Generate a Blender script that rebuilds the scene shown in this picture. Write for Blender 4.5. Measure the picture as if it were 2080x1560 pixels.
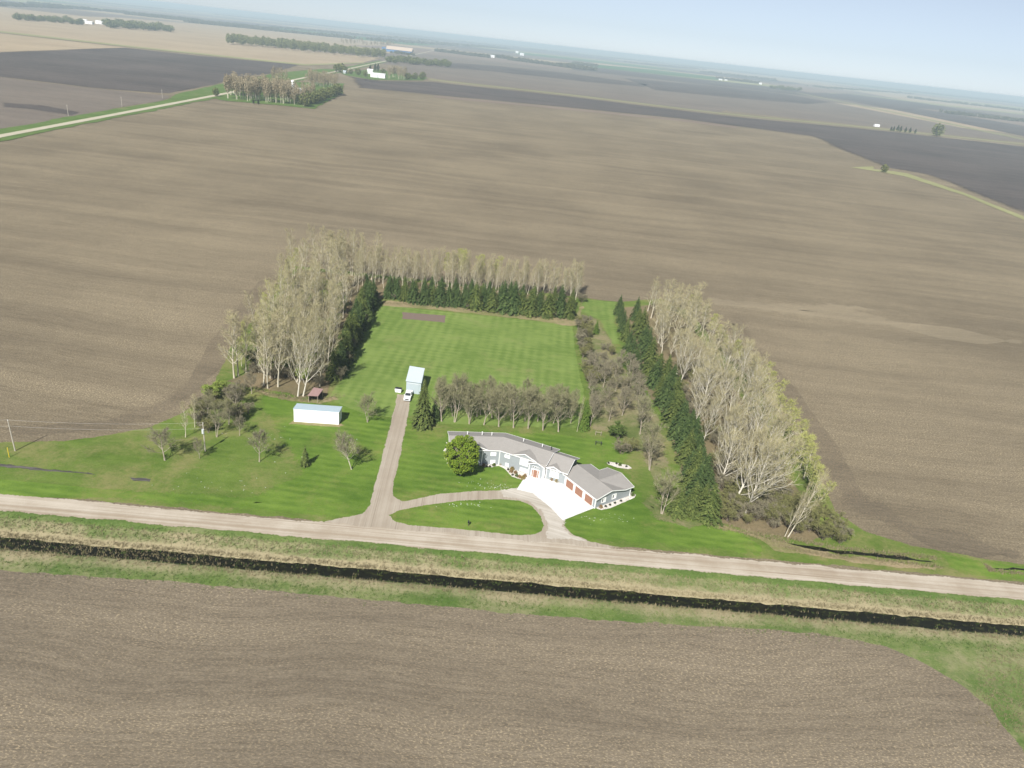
import bpy, bmesh, math, random
from mathutils import Vector, Matrix, noise as mnoise
from mathutils.geometry import tessellate_polygon

# ------------------------------------------------------------------ clear
for o in list(bpy.data.objects):
    bpy.data.objects.remove(o, do_unlink=True)
scene = bpy.context.scene
COL = scene.collection

# ------------------------------------------------------------------ camera
CAM_H = 98.0
FPX = 1500.0
ROLL = math.radians(6.3)
HY = 82.7
PITCH = math.atan((780 - HY) * math.cos(ROLL) / FPX)
cr, sr, cp, sp = math.cos(ROLL), math.sin(ROLL), math.cos(PITCH), math.sin(PITCH)
_F = Vector((0, cp, -sp)); _R = Vector((1, 0, 0)); _D = Vector((0, -sp, -cp))
cam_d = bpy.data.cameras.new('camera')
cam_d.sensor_width = 36.0
cam_d.lens = 36.0 * FPX / 2080.0
cam_d.clip_start = 1.0
cam_d.clip_end = 80000.0
cam = bpy.data.objects.new('camera', cam_d)
COL.objects.link(cam)
_x = cr * _R - sr * _D
_y = -(sr * _R + cr * _D)
_z = -_F
m = Matrix(((_x.x, _y.x, _z.x, 0), (_x.y, _y.y, _z.y, 0), (_x.z, _y.z, _z.z, CAM_H), (0, 0, 0, 1)))
cam.matrix_world = m
scene.camera = cam


def G(px, py, h=0.0):
    """map reading of the survey photograph: where a photo point at height h stands on the ground, in metres"""
    u = px - 1040.0; v = py - 780.0
    a = u * cr + v * sr; b = -u * sr + v * cr
    d = _F * FPX + _R * a + _D * b
    t = (h - CAM_H) / d.z
    return (d.x * t, d.y * t)


# ------------------------------------------------------------------ world, sun, exposure
SUN_AZ = math.radians(17.3 + 180.0)     # where the sun stands, clockwise from +Y
SUN_EL = math.radians(43.0)
w = bpy.data.worlds.new('World')
scene.world = w
w.use_nodes = True
nt = w.node_tree
bg = nt.nodes['Background']
sky = nt.nodes.new('ShaderNodeTexSky')
sky.sky_type = 'NISHITA'
sky.sun_disc = False
sky.sun_elevation = SUN_EL
sky.sun_rotation = SUN_AZ
sky.altitude = 100
sky.air_density = 0.75
sky.dust_density = 0.1
sky.ozone_density = 3.0
hsv = nt.nodes.new('ShaderNodeHueSaturation')
hsv.inputs['Saturation'].default_value = 0.36
nt.links.new(sky.outputs[0], hsv.inputs['Color'])
tint = nt.nodes.new('ShaderNodeMix'); tint.data_type = 'RGBA'; tint.blend_type = 'MULTIPLY'; tint.inputs[0].default_value = 1.0
tint.inputs[7].default_value = (0.90, 0.985, 1.10, 1)
nt.links.new(hsv.outputs[0], tint.inputs[6])
nt.links.new(tint.outputs[2], bg.inputs[0])
bg.inputs[1].default_value = 0.060
sd = bpy.data.lights.new('sun', 'SUN')
sd.energy = 5.0
sd.angle = math.radians(0.5)
sd.color = (1.0, 0.965, 0.91)
so = bpy.data.objects.new('sun', sd)
COL.objects.link(so)
_ld = Vector((-math.sin(SUN_AZ) * math.cos(SUN_EL), -math.cos(SUN_AZ) * math.cos(SUN_EL), -math.sin(SUN_EL)))
so.rotation_euler = _ld.to_track_quat('-Z', 'Y').to_euler()
so.location = (-60, -60, 300)
scene.view_settings.view_transform = 'Standard'
scene.view_settings.look = 'None'
scene.view_settings.exposure = 0.56
scene.view_settings.gamma = 1.0
scene.view_settings.use_curve_mapping = False
scene.render.engine = 'CYCLES'
scene.cycles.volume_bounces = 0
scene.cycles.max_bounces = 6
scene.cycles.transparent_max_bounces = 12


# ------------------------------------------------------------------ helpers
def tag(o, label=None, cat=None, group=None, kind=None):
    if label: o['label'] = label
    if cat: o['category'] = cat
    if group: o['group'] = group
    if kind: o['kind'] = kind
    return o


def link(o, parent=None):
    COL.objects.link(o)
    if parent is not None: o.parent = parent
    return o


def empty(name, loc, rz=0.0):
    o = bpy.data.objects.new(name, None)
    o.empty_display_size = 0.5
    o.location = loc
    o.rotation_euler = (0, 0, rz)
    return link(o)


class MB:
    def __init__(s):
        s.v = []; s.f = []; s.mi = []

    def face(s, pts, mi=0):
        n = len(s.v)
        s.v.extend(tuple(p) for p in pts)
        s.f.append(tuple(range(n, n + len(pts)))); s.mi.append(mi)

    def tube(s, pts, rad, sides=5, mi=0, cap=False):
        n0 = len(s.v)
        for i, p in enumerate(pts):
            if i == 0: d = pts[1] - pts[0]
            elif i == len(pts) - 1: d = pts[-1] - pts[-2]
            else: d = pts[i + 1] - pts[i - 1]
            d = d.normalized() if d.length > 1e-9 else Vector((0, 0, 1))
            a = d.cross(Vector((0.31, 0.93, 0.2))) if abs(d.z) > 0.4 else d.cross(Vector((0, 0, 1)))
            a.normalize(); b = d.cross(a)
            for k in range(sides):
                t = 2 * math.pi * k / sides
                s.v.append(tuple(p + (a * math.cos(t) + b * math.sin(t)) * rad[i]))
        for i in range(len(pts) - 1):
            for k in range(sides):
                k2 = (k + 1) % sides
                s.f.append((n0 + i * sides + k, n0 + i * sides + k2, n0 + (i + 1) * sides + k2, n0 + (i + 1) * sides + k)); s.mi.append(mi)
        if cap:
            s.f.append(tuple(n0 + k for k in reversed(range(sides)))); s.mi.append(mi)
            s.f.append(tuple(n0 + (len(pts) - 1) * sides + k for k in range(sides))); s.mi.append(mi)

    def box(s, c, size, rz=0.0, mi=0):
        hx, hy, hz = size[0] / 2, size[1] / 2, size[2] / 2
        n = len(s.v); ca, sa = math.cos(rz), math.sin(rz)
        for dz in (-hz, hz):
            for dx, dy in ((-hx, -hy), (hx, -hy), (hx, hy), (-hx, hy)):
                s.v.append((c[0] + dx * ca - dy * sa, c[1] + dx * sa + dy * ca, c[2] + dz))
        for q in ((3, 2, 1, 0), (4, 5, 6, 7), (0, 1, 5, 4), (1, 2, 6, 5), (2, 3, 7, 6), (3, 0, 4, 7)):
            s.f.append(tuple(n + i for i in q)); s.mi.append(mi)

    def prism(s, foot, z0, z1, mi=0):
        """foot: 2-D polygon, extruded up"""
        if area2(foot) < 0: foot = foot[::-1]
        n = len(s.v); k = len(foot)
        for z in (z0, z1):
            for p in foot: s.v.append((p[0], p[1], z))
        s.f.append(tuple(n + i for i in reversed(range(k)))); s.mi.append(mi)
        s.f.append(tuple(n + k + i for i in range(k))); s.mi.append(mi)
        for i in range(k):
            j = (i + 1) % k
            s.f.append((n + i, n + j, n + k + j, n + k + i)); s.mi.append(mi)

    def slab(s, pts, off, mi=0):
        """closed solid: polygon pts and its copy moved by off"""
        n = len(s.v); k = len(pts); off = Vector(off)
        for p in pts: s.v.append(tuple(p))
        for p in pts: s.v.append(tuple(Vector(p) + off))
        s.f.append(tuple(n + i for i in range(k))); s.mi.append(mi)
        s.f.append(tuple(n + k + i for i in reversed(range(k)))); s.mi.append(mi)
        for i in range(k):
            j = (i + 1) % k
            s.f.append((n + i, n + k + i, n + k + j, n + j)); s.mi.append(mi)

    def mesh(s, name, mats, smooth=False):
        me = bpy.data.meshes.new(name)
        me.from_pydata(s.v, [], s.f)
        if not isinstance(mats, (list, tuple)): mats = [mats]
        for mt in mats: me.materials.append(mt)
        if len(mats) > 1: me.polygons.foreach_set('material_index', s.mi)
        if smooth: me.polygons.foreach_set('use_smooth', [True] * len(me.polygons))
        me.update()
        return me

    def build(s, name, mats, parent=None, smooth=False):
        return link(bpy.data.objects.new(name, s.mesh(name, mats, smooth)), parent)


def area2(p):
    return sum(p[i][0] * p[(i + 1) % len(p)][1] - p[(i + 1) % len(p)][0] * p[i][1] for i in range(len(p))) / 2


# ------------------------------------------------------------------ materials
class N:
    """small node helper"""
    def __init__(s, name):
        s.m = bpy.data.materials.new(name); s.m.use_nodes = True
        s.t = s.m.node_tree; s.n = s.t.nodes; s.b = s.n['Principled BSDF']; s.out = s.n['Material Output']
        s.b.inputs['Specular IOR Level'].default_value = 0.2
        tc = s.n.new('ShaderNodeTexCoord'); s.co = tc.outputs['Object']

    def L(s, a, b): s.t.links.new(a, b)

    def map(s, scale=(1, 1, 1), rz=0.0, co=None):
        if rz and scale != (1, 1, 1):
            co = s.map((1, 1, 1), rz, co); rz = 0.0
        mp = s.n.new('ShaderNodeMapping'); mp.inputs['Scale'].default_value = scale; mp.inputs['Rotation'].default_value = (0, 0, rz)
        s.L(co or s.co, mp.inputs[0]); return mp.outputs[0]

    def noise(s, scale, detail=3, rough=0.55, co=None, dist=0.0):
        k = s.n.new('ShaderNodeTexNoise'); k.inputs['Scale'].default_value = scale; k.inputs['Detail'].default_value = detail
        k.inputs['Roughness'].default_value = rough; k.inputs['Distortion'].default_value = dist
        s.L(co or s.co, k.inputs['Vector']); return k.outputs[0]

    def math(s, op, a, b=None, clamp=False):
        k = s.n.new('ShaderNodeMath'); k.operation = op; k.use_clamp = clamp
        for i, q in enumerate((a, b)):
            if q is None: continue
            if isinstance(q, (int, float)): k.inputs[i].default_value = q
            else: s.L(q, k.inputs[i])
        return k.outputs[0]

    def ramp(s, fac, lo, hi, clamp=True):
        k = s.n.new('ShaderNodeMapRange'); k.inputs[1].default_value = lo; k.inputs[2].default_value = hi; k.clamp = clamp
        k.interpolation_type = 'SMOOTHSTEP'
        s.L(fac, k.inputs[0]); return k.outputs[0]

    def mix(s, fac, a, b, blend='MIX'):
        k = s.n.new('ShaderNodeMix'); k.data_type = 'RGBA'; k.blend_type = blend
        for i, q in ((0, fac), (6, a), (7, b)):
            if isinstance(q, (int, float)): k.inputs[i].default_value = q
            elif isinstance(q, tuple): k.inputs[i].default_value = (*q[:3], 1)
            else: s.L(q, k.inputs[i])
        return k.outputs[2]

    def attr(s, name):
        k = s.n.new('ShaderNodeAttribute'); k.attribute_name = name; return k.outputs['Fac']

    def xyz(s, co=None):
        k = s.n.new('ShaderNodeSeparateXYZ'); s.L(co or s.co, k.inputs[0]); return k.outputs

    def color(s, c):
        if isinstance(c, tuple): s.b.inputs['Base Color'].default_value = (*c, 1)
        else: s.L(c, s.b.inputs['Base Color'])

    def rough(s, r): s.b.inputs['Roughness'].default_value = r

    def bump(s, h, strength, dist=0.1):
        k = s.n.new('ShaderNodeBump'); k.inputs['Strength'].default_value = strength; k.inputs['Distance'].default_value = dist
        s.L(h, k.inputs['Height']); s.L(k.outputs[0], s.b.inputs['Normal'])

    def soft(s, nscale=0.8):
        """ragged, feathered margin driven by the sheet's own 'edge' attribute"""
        e = s.attr('edge')
        q = s.math('ADD', s.math('MULTIPLY', s.noise(2.2, 2, 0.6), 0.5), s.math('MULTIPLY', s.noise(nscale * .5, 4, 0.65), 0.5))
        q = s.math('MULTIPLY', s.math('SUBTRACT', q, 0.5), 3.2)
        v = s.math('SUBTRACT', s.math('ADD', s.math('MULTIPLY', e, 1.5), q), 0.65)
        v = s.math('GREATER_THAN', v, 0.0)
        tr = s.n.new('ShaderNodeBsdfTransparent'); mx = s.n.new('ShaderNodeMixShader')
        s.L(v, mx.inputs[0]); s.L(tr.outputs[0], mx.inputs[1]); s.L(s.b.outputs[0], mx.inputs[2])
        s.L(mx.outputs[0], s.out.inputs[0])
        return s


def plain(name, c, rough=0.7, var=0.08, scale=2.0, spec=0.3, metal=0.0):
    k = N(name)
    f = k.noise(scale, 4)
    k.color(k.mix(f, tuple(max(0, x * (1 - var)) for x in c), tuple(x * (1 + var) for x in c)))
    k.rough(rough); k.b.inputs['Specular IOR Level'].default_value = spec; k.b.inputs['Metallic'].default_value = metal
    return k.m


def foliage(name, a, b, rough=0.8, trans=0.0):
    k = N(name)
    g = k.n.new('ShaderNodeNewGeometry')
    oi = k.n.new('ShaderNodeObjectInfo')
    c = k.mix(g.outputs['Random Per Island'], a, b)
    c = k.mix(k.math('MULTIPLY', oi.outputs['Random'], 0.35), c, tuple(x * 0.55 for x in b))
    k.color(c); k.rough(rough)
    k.b.inputs['Specular IOR Level'].default_value = 0.15
    if trans:
        tl = k.n.new('ShaderNodeBsdfTranslucent'); mx = k.n.new('ShaderNodeMixShader'); mx.inputs[0].default_value = trans
        k.L(c, tl.inputs[0]); k.L(k.b.outputs[0], mx.inputs[1]); k.L(tl.outputs[0], mx.inputs[2]); k.L(mx.outputs[0], k.out.inputs[0])
    return k.m


def field_mat(name, dark, mid, straw, rz=0.0, straw_amt=0.5, soft=False, big=1.0, lo=0.26, hi=0.88):
    k = N(name)
    wob = k.noise(0.012, 2)
    vm = k.n.new('ShaderNodeVectorMath'); vm.operation = 'ADD'
    cx = k.n.new('ShaderNodeCombineXYZ')
    k.L(k.math('MULTIPLY', wob, 22.0), cx.inputs[1])
    k.L(k.co, vm.inputs[0]); k.L(cx.outputs[0], vm.inputs[1])
    wc = vm.outputs[0]
    s1 = k.noise(1.0, 3, 0.6, k.map((0.0028 * big, 0.085 * big, 1), rz, wc))
    s2 = k.noise(1.0, 4, 0.65, k.map((0.016 * big, 0.75 * big, 1), rz, wc))
    p1 = k.noise(0.011 * big, 4, 0.6)
    s3 = k.noise(1.0, 4, 0.75, k.map((1.3, 3.0, 1), rz, wc))
    s4 = k.noise(1.0, 4, 0.75, k.map((0.16 * big, 1.3 * big, 1), rz, wc))
    sp_ = k.noise(1.0, 2, 0.6, k.map((2.0, 4.3, 1), rz + 0.12, wc))
    tone = k.math('ADD', k.math('MULTIPLY', s1, 0.34), k.math('ADD', k.math('MULTIPLY', s2, 0.34), k.math('MULTIPLY', p1, 0.44)))
    tone = k.math('ADD', tone, k.math('MULTIPLY', k.math('SUBTRACT', s4, 0.5), 0.75))
    c = k.mix(k.ramp(tone, lo, hi), dark, mid)
    fine = k.ramp(s3, 0.3, 0.75)
    c = k.mix(k.math('MULTIPLY', fine, 0.6), c, tuple(x * 0.5 for x in dark))
    amt = k.ramp(k.math('ADD', k.math('MULTIPLY', p1, 0.6), k.math('MULTIPLY', s1, 0.55)), 0.40, 0.75)
    st = k.math('MULTIPLY', k.ramp(sp_, 0.50, 0.68), k.math('ADD', k.math('MULTIPLY', amt, straw_amt), straw_amt * 0.35))
    c = k.mix(st, c, straw)
    k.color(c); k.rough(0.95); k.b.inputs['Specular IOR Level'].default_value = 0.05
    if soft: k.soft(0.5)
    return k.m


def grass_mat(name, lo, hi, dry, stripes=(), dry_lo=0.55, dry_hi=0.8, soft=True, nscale=0.8, rz=0.035, attr_dry=False, coarse=0.0):
    k = N(name)
    p1 = k.noise(0.05, 4, 0.6)
    p2 = k.noise(0.35, 4, 0.65, k.map((0.55, 1.2, 1), rz))
    f = k.noise(3.0, 3, 0.7)
    tone = k.math('ADD', k.math('MULTIPLY', p1, 0.5), k.math('ADD', k.math('MULTIPLY', p2, 0.45), k.math('MULTIPLY', f, 0.25)))
    for ang, per, amp in stripes:
        o = k.xyz(k.map((1, 1, 1), ang))
        ph = k.math('ADD', k.math('MULTIPLY', o[1], 2 * math.pi / per), k.math('MULTIPLY', k.noise(0.15, 3), 3.2))
        sn = k.math('MULTIPLY', k.math('SINE', ph), amp)
        sn = k.math('MULTIPLY', sn, k.ramp(k.noise(0.045, 3), 0.3, 0.65))
        tone = k.math('ADD', tone, sn)
    c = k.mix(k.ramp(tone, 0.35, 0.85), lo, hi)
    d = k.math('ADD', k.math('MULTIPLY', k.noise(0.07, 5, 0.68, dist=0.4), 0.75), k.math('MULTIPLY', k.noise(0.9, 4, 0.7), 0.25))
    if attr_dry:
        d = k.math('ADD', k.math('MULTIPLY', d, 0.9), k.math('SUBTRACT', k.attr('dry'), 0.5))
    c = k.mix(k.ramp(d, dry_lo, dry_hi), c, dry)
    if coarse:
        q = k.noise(1.0, 5, 0.75, k.map((1.6, 2.4, 1), 0.4))
        c = k.mix(k.math('MULTIPLY', k.ramp(q, 0.45, 0.75), coarse), c, tuple(x * 0.35 for x in lo))
        q2 = k.noise(1.0, 5, 0.75, k.map((1.1, 2.0, 1), -0.5))
        c = k.mix(k.math('MULTIPLY', k.ramp(q2, 0.55, 0.75), coarse), c, tuple(min(1, x * 1.4) for x in dry))
    k.color(c); k.rough(0.9); k.b.inputs['Specular IOR Level'].default_value = 0.1
    k.bump(f, 0.4, 0.15)
    if soft: k.soft(nscale)
    return k.m


G_LO = (0.052, 0.108, 0.011); G_HI = (0.150, 0.230, 0.036); DRY = (0.24, 0.19, 0.10)
M = {}
M['soil'] = field_mat('plowed_soil', (0.128, 0.104, 0.071), (0.272, 0.226, 0.154), (0.48, 0.39, 0.24), 0.03, 0.62)
M['soil_s'] = field_mat('plowed_soil_south', (0.128, 0.105, 0.076), (0.262, 0.218, 0.157), (0.50, 0.40, 0.25), -0.06, 0.42, soft=True)
M['lawn'] = grass_mat('lawn_grass', G_LO, G_HI, (0.20, 0.195, 0.065), stripes=((0.035, 2.6, 0.06),), dry_lo=0.48, dry_hi=0.76)
M['lawn_back'] = grass_mat('back_lawn_grass', (0.095, 0.155, 0.028), (0.190, 0.255, 0.066), (0.24, 0.23, 0.095), stripes=((0.02, 2.5, 0.035), (1.60, 3.2, 0.07)), dry_lo=0.52, dry_hi=0.8)
M['rough_grass'] = grass_mat('rough_grass', (0.060, 0.108, 0.014), (0.145, 0.205, 0.040), (0.215, 0.20, 0.08), dry_lo=0.42, dry_hi=0.70, coarse=0.25)
M['dry'] = grass_mat('dry_grass', (0.12, 0.14, 0.045), (0.24, 0.22, 0.095), (0.30, 0.24, 0.14), dry_lo=0.4, dry_hi=0.6, coarse=0.35, nscale=0.5)
M['litter'] = grass_mat('leaf_litter', (0.10, 0.09, 0.045), (0.21, 0.17, 0.095), (0.22, 0.17, 0.10), dry_lo=0.4, dry_hi=0.65, coarse=0.5, nscale=0.4)
M['orchard_grass'] = grass_mat('orchard_grass', (0.075, 0.11, 0.026), (0.165, 0.185, 0.065), (0.24, 0.205, 0.115), dry_lo=0.40, dry_hi=0.62, coarse=0.3, nscale=0.5)
M['verge'] = grass_mat('verge_grass', (0.050, 0.105, 0.016), (0.145, 0.195, 0.055), (0.31, 0.265, 0.16), dry_lo=0.28, dry_hi=0.62, soft=False, attr_dry=True, coarse=0.45)


def gravel(name, base, light, dark, rz, soft=True, track=True):
    k = N(name)
    s1 = k.noise(1.0, 4, 0.65, k.map((0.008, 0.8, 1), rz))
    s2 = k.noise(1.0, 4, 0.7, k.map((0.02, 2.4, 1), rz))
    p = k.noise(0.12, 5, 0.65)
    f = k.noise(4.0, 3, 0.7)
    c = k.mix(k.ramp(k.math('ADD', k.math('MULTIPLY', s1, 0.6), k.math('MULTIPLY', p, 0.4)), 0.35, 0.65), base, light)
    c = k.mix(k.math('MULTIPLY', k.ramp(s2, 0.52, 0.70), 0.7), c, dark)
    c = k.mix(k.math('MULTIPLY', f, 0.3), c, tuple(x * 0.7 for x in base))
    k.color(c); k.rough(0.95); k.b.inputs['Specular IOR Level'].default_value = 0.1
    if soft: k.soft(1.5)
    return k.m


M['road'] = gravel('gravel_road', (0.33, 0.27, 0.20), (0.52, 0.465, 0.385), (0.22, 0.165, 0.115), -0.036)
M['drive'] = gravel('driveway_gravel', (0.32, 0.27, 0.21), (0.42, 0.37, 0.30), (0.22, 0.18, 0.135), -1.635)
M['drive_loop'] = gravel('loop_gravel', (0.42, 0.38, 0.32), (0.56, 0.52, 0.46), (0.30, 0.26, 0.21), 0.3)
M['far_road'] = gravel('far_gravel', (0.42, 0.38, 0.28), (0.50, 0.46, 0.36), (0.36, 0.32, 0.23), 0.0)
k = N('concrete'); f = k.noise(0.6, 5); o_ = k.xyz(k.map((.25, .25, 1), 0.9)); jx = k.ramp(k.math('FRACT', o_[0]), 0.0, 0.03); jy = k.ramp(k.math('FRACT', o_[1]), 0.0, 0.03)
k.color(k.mix(k.math('MULTIPLY', jx, jy), (0.56, 0.545, 0.52), k.mix(k.ramp(f, .3, .7), (0.63, 0.62, 0.595), (0.69, 0.68, 0.655)))); k.rough(0.85); k.soft(3.0); M['concrete'] = k.m
k = N('white_rock'); f = k.noise(5.0, 4, 0.7); k.color(k.mix(k.ramp(f, 0.35, 0.65), (0.45, 0.41, 0.36), (0.78, 0.74, 0.68))); k.rough(0.9); k.bump(f, 0.8, 0.2); k.soft(3.0); M['rock'] = k.m
k = N('garden_soil'); f = k.noise(1.5, 5, 0.7); k.color(k.mix(f, (0.13, 0.095, 0.075), (0.21, 0.16, 0.13))); k.rough(0.95); k.soft(1.0); M['garden'] = k.m
k = N('wet_mud'); f = k.noise(1.0, 5, 0.7, k.map((0.12, 1.5, 1), -0.05)); k.color(k.mix(k.ramp(f, 0.4, 0.7), (0.055, 0.05, 0.045), (0.20, 0.18, 0.16))); k.rough(0.6); k.soft(0.7); M['mud'] = k.m
k = N('ditch_water')
f = k.noise(1.0, 5, 0.7, k.map((0.5, 0.9, 1), 0.0)); k.color(k.mix(k.ramp(f, 0.5, 0.72), (0.008, 0.008, 0.004), (0.045, 0.05, 0.014)))
k.rough(0.35); k.b.inputs['Specular IOR Level'].default_value = 0.12; k.bump(f, 0.3, 0.1); M['water'] = k.m

M['bark_pale'] = plain('pale_bark', (0.52, 0.475, 0.37), 0.9, 0.25, 1.5, 0.1)
M['bark_white'] = plain('white_bark', (0.58, 0.54, 0.45), 0.9, 0.2, 1.5, 0.1)
M['bark_brown'] = plain('brown_bark', (0.20, 0.165, 0.125), 0.9, 0.3, 1.5, 0.1)
M['bark_grey'] = plain('grey_bark', (0.36, 0.31, 0.245), 0.9, 0.3, 1.5, 0.1)
M['twig_pale'] = foliage('pale_twigs', (0.40, 0.35, 0.215), (0.36, 0.325, 0.17), 0.9)
M['twig_lime'] = foliage('budding_lime_twigs', (0.43, 0.42, 0.15), (0.34, 0.37, 0.10), 0.9)
M['twig_brown'] = foliage('brown_twigs', (0.205, 0.198, 0.110), (0.285, 0.272, 0.145), 0.9)
M['twig_grey'] = foliage('grey_twigs', (0.19, 0.17, 0.12), (0.26, 0.235, 0.145), 0.9)
M['twig_olive'] = foliage('olive_twigs', (0.14, 0.15, 0.05), (0.23, 0.22, 0.09), 0.9)
M['leaf_lime'] = foliage('spring_leaves', (0.20, 0.28, 0.05), (0.30, 0.35, 0.09), 0.8, 0.2)
M['leaf_green'] = foliage('shrub_leaves', (0.07, 0.12, 0.025), (0.14, 0.19, 0.05), 0.8, 0.2)
M['leaf_maple'] = foliage('maple_leaves', (0.13, 0.25, 0.02), (0.29, 0.36, 0.045), 0.7, 0.25)
M['spruce'] = foliage('spruce_needles', (0.026, 0.052, 0.016), (0.095, 0.135, 0.040), 0.85)
M['spruce_olive'] = foliage('olive_spruce_needles', (0.040, 0.065, 0.016), (0.14, 0.17, 0.045), 0.85)
M['cedar'] = foliage('cedar_sprays', (0.07, 0.13, 0.02), (0.12, 0.17, 0.03), 0.85)

M['shingle'] = None
k = N('roof_shingles'); f = k.noise(1.0, 4, 0.7, k.map((1.2, 1.2, 6))); g2 = k.noise(0.4, 4); k.color(k.mix(k.math('ADD', k.math('MULTIPLY', f, 0.6), k.math('MULTIPLY', g2, 0.4)), (0.225, 0.212, 0.196), (0.33, 0.312, 0.29))); k.rough(0.95); k.bump(f, 0.3, 0.05); M['shingle'] = k.m
k = N('blue_grey_siding'); o_ = k.xyz(); fz = k.math('FRACT', k.math('MULTIPLY', o_[2], 5.0)); nz = k.noise(0.8, 4)
k.color(k.mix(nz, (0.265, 0.290, 0.300), (0.315, 0.340, 0.350))); k.rough(0.7); k.bump(fz, 0.5, 0.03); M['siding'] = k.m
M['trim'] = plain('white_trim', (0.80, 0.80, 0.78), 0.6, 0.03)
M['blind'] = plain('white_blinds', (0.74, 0.74, 0.71), 0.35, 0.04, 1.0, 0.5)
M['glass'] = plain('dark_glass', (0.03, 0.035, 0.04), 0.1, 0.2, 1.0, 0.6)
k = N('brown_wood_door'); o_ = k.xyz(); fz = k.math('FRACT', k.math('MULTIPLY', o_[2], 1.9)); gr = k.ramp(fz, 0.0, 0.12)
k.color(k.mix(gr, (0.14, 0.055, 0.03), k.mix(k.noise(2.0, 4), (0.25, 0.125, 0.08), (0.31, 0.165, 0.11)))); k.rough(0.6); M['wood'] = k.m
M['dark'] = plain('dark_metal', (0.03, 0.032, 0.035), 0.5, 0.2)
k = N('pale_metal_roof'); o_ = k.xyz(); rb = k.math('FRACT', k.math('MULTIPLY', o_[0], 2.2)); k.color(k.mix(k.noise(0.7, 4), (0.48, 0.54, 0.58), (0.56, 0.62, 0.66))); k.rough(0.45); k.b.inputs['Specular IOR Level'].default_value = 0.5
k.bump(k.ramp(rb, 0.0, 0.2), 0.6, 0.05); M['metal_roof'] = k.m
k = N('blue_grey_metal_roof'); o_ = k.xyz(); rb = k.math('FRACT', k.math('MULTIPLY', o_[0], 2.2)); k.color(k.mix(k.noise(0.7, 4), (0.36, 0.45, 0.51), (0.42, 0.51, 0.56))); k.rough(0.5); k.bump(k.ramp(rb, 0.0, 0.2), 0.6, 0.05); M['shed_roof'] = k.m
k = N('white_metal_siding'); o_ = k.xyz(); rb = k.math('FRACT', k.math('MULTIPLY', o_[0], 3.3)); k.color(k.mix(k.noise(0.5, 5), (0.76, 0.77, 0.77), (0.85, 0.85, 0.84))); k.rough(0.5); k.bump(k.ramp(rb, 0.0, 0.25), 0.5, 0.04); M['white_metal'] = k.m
k = N('pale_blue_siding'); o_ = k.xyz(); rb = k.math('FRACT', k.math('MULTIPLY', o_[0], 3.3)); k.color(k.mix(k.noise(0.5, 5), (0.37, 0.435, 0.465), (0.43, 0.495, 0.52))); k.rough(0.5); k.bump(k.ramp(rb, 0.0, 0.25), 0.5, 0.04); M['blue_metal'] = k.m
k = N('rusty_red_roof'); f = k.noise(1.4, 5, 0.7); k.color(k.mix(f, (0.22, 0.13, 0.12), (0.36, 0.245, 0.23))); k.rough(0.7); M['rust_roof'] = k.m
M['old_wood'] = plain('weathered_wood', (0.33, 0.28, 0.22), 0.9, 0.25, 3.0)
M['dark_wood'] = plain('dark_boards', (0.07, 0.055, 0.045), 0.9, 0.3, 3.0)
M['pole'] = plain('grey_pole_wood', (0.42, 0.38, 0.32), 0.9, 0.2, 3.0)
M['grey_metal'] = plain('grey_metal', (0.55, 0.57, 0.58), 0.4, 0.06)
M['wire'] = plain('pale_wire', (0.5, 0.48, 0.44), 0.5, 0.05)
M['yellow'] = plain('yellow_plastic', (0.62, 0.47, 0.04), 0.5, 0.05)
M['paint'] = plain('white_car_paint', (0.80, 0.80, 0.79), 0.25, 0.02, 1.0, 0.5)
M['tyre'] = plain('black_rubber', (0.02, 0.02, 0.02), 0.8, 0.1)
M['lamp'] = plain('lamp_glass', (0.6, 0.6, 0.58), 0.15, 0.05, 1.0, 0.6)
M['far_tree'] = foliage('far_foliage', (0.075, 0.095, 0.03), (0.19, 0.20, 0.07), 0.9)
M['far_brown'] = foliage('far_bare_crowns', (0.25, 0.205, 0.13), (0.35, 0.29, 0.18), 0.9)
M['far_dark'] = foliage('far_dark_crowns', (0.035, 0.055, 0.03), (0.06, 0.075, 0.04), 0.9)
M['far_lime'] = foliage('far_spring_crowns', (0.15, 0.175, 0.055), (0.22, 0.22, 0.085), 0.9)
M['woods'] = foliage('woods_mass', (0.075, 0.085, 0.045), (0.14, 0.13, 0.085), 0.9)
M['steel_blue'] = plain('blue_steel', (0.09, 0.21, 0.42), 0.5, 0.1, 0.05)
M['tan_roof'] = plain('tan_metal_roof', (0.52, 0.42, 0.33), 0.5, 0.05, 0.05)


# ------------------------------------------------------------------ ground sheets
def wobble(x, y, s, seed=0.0):
    return mnoise.noise(Vector((x * s + seed, y * s - seed, seed * 1.7)))


def resample(poly, step, jit, seed):
    out = []; n = len(poly)
    for i in range(n):
        a = Vector(poly[i][:2]); b = Vector(poly[(i + 1) % n][:2]); d = b - a; L = d.length
        k = max(1, min(160, int(L / step))); nr = Vector((-d.y, d.x)).normalized() if L else Vector((0, 0))
        for j in range(k):
            p = a + d * (j / k)
            q = jit * (wobble(p.x, p.y, 0.9 / max(step, 0.3) * 0.35, seed) + 0.6 * wobble(p.x, p.y, 1.1 / max(step, 0.3), seed + 5)) if jit else 0
            out.append(p + nr * q)
    return out


_sheet_n = [0]


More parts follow.
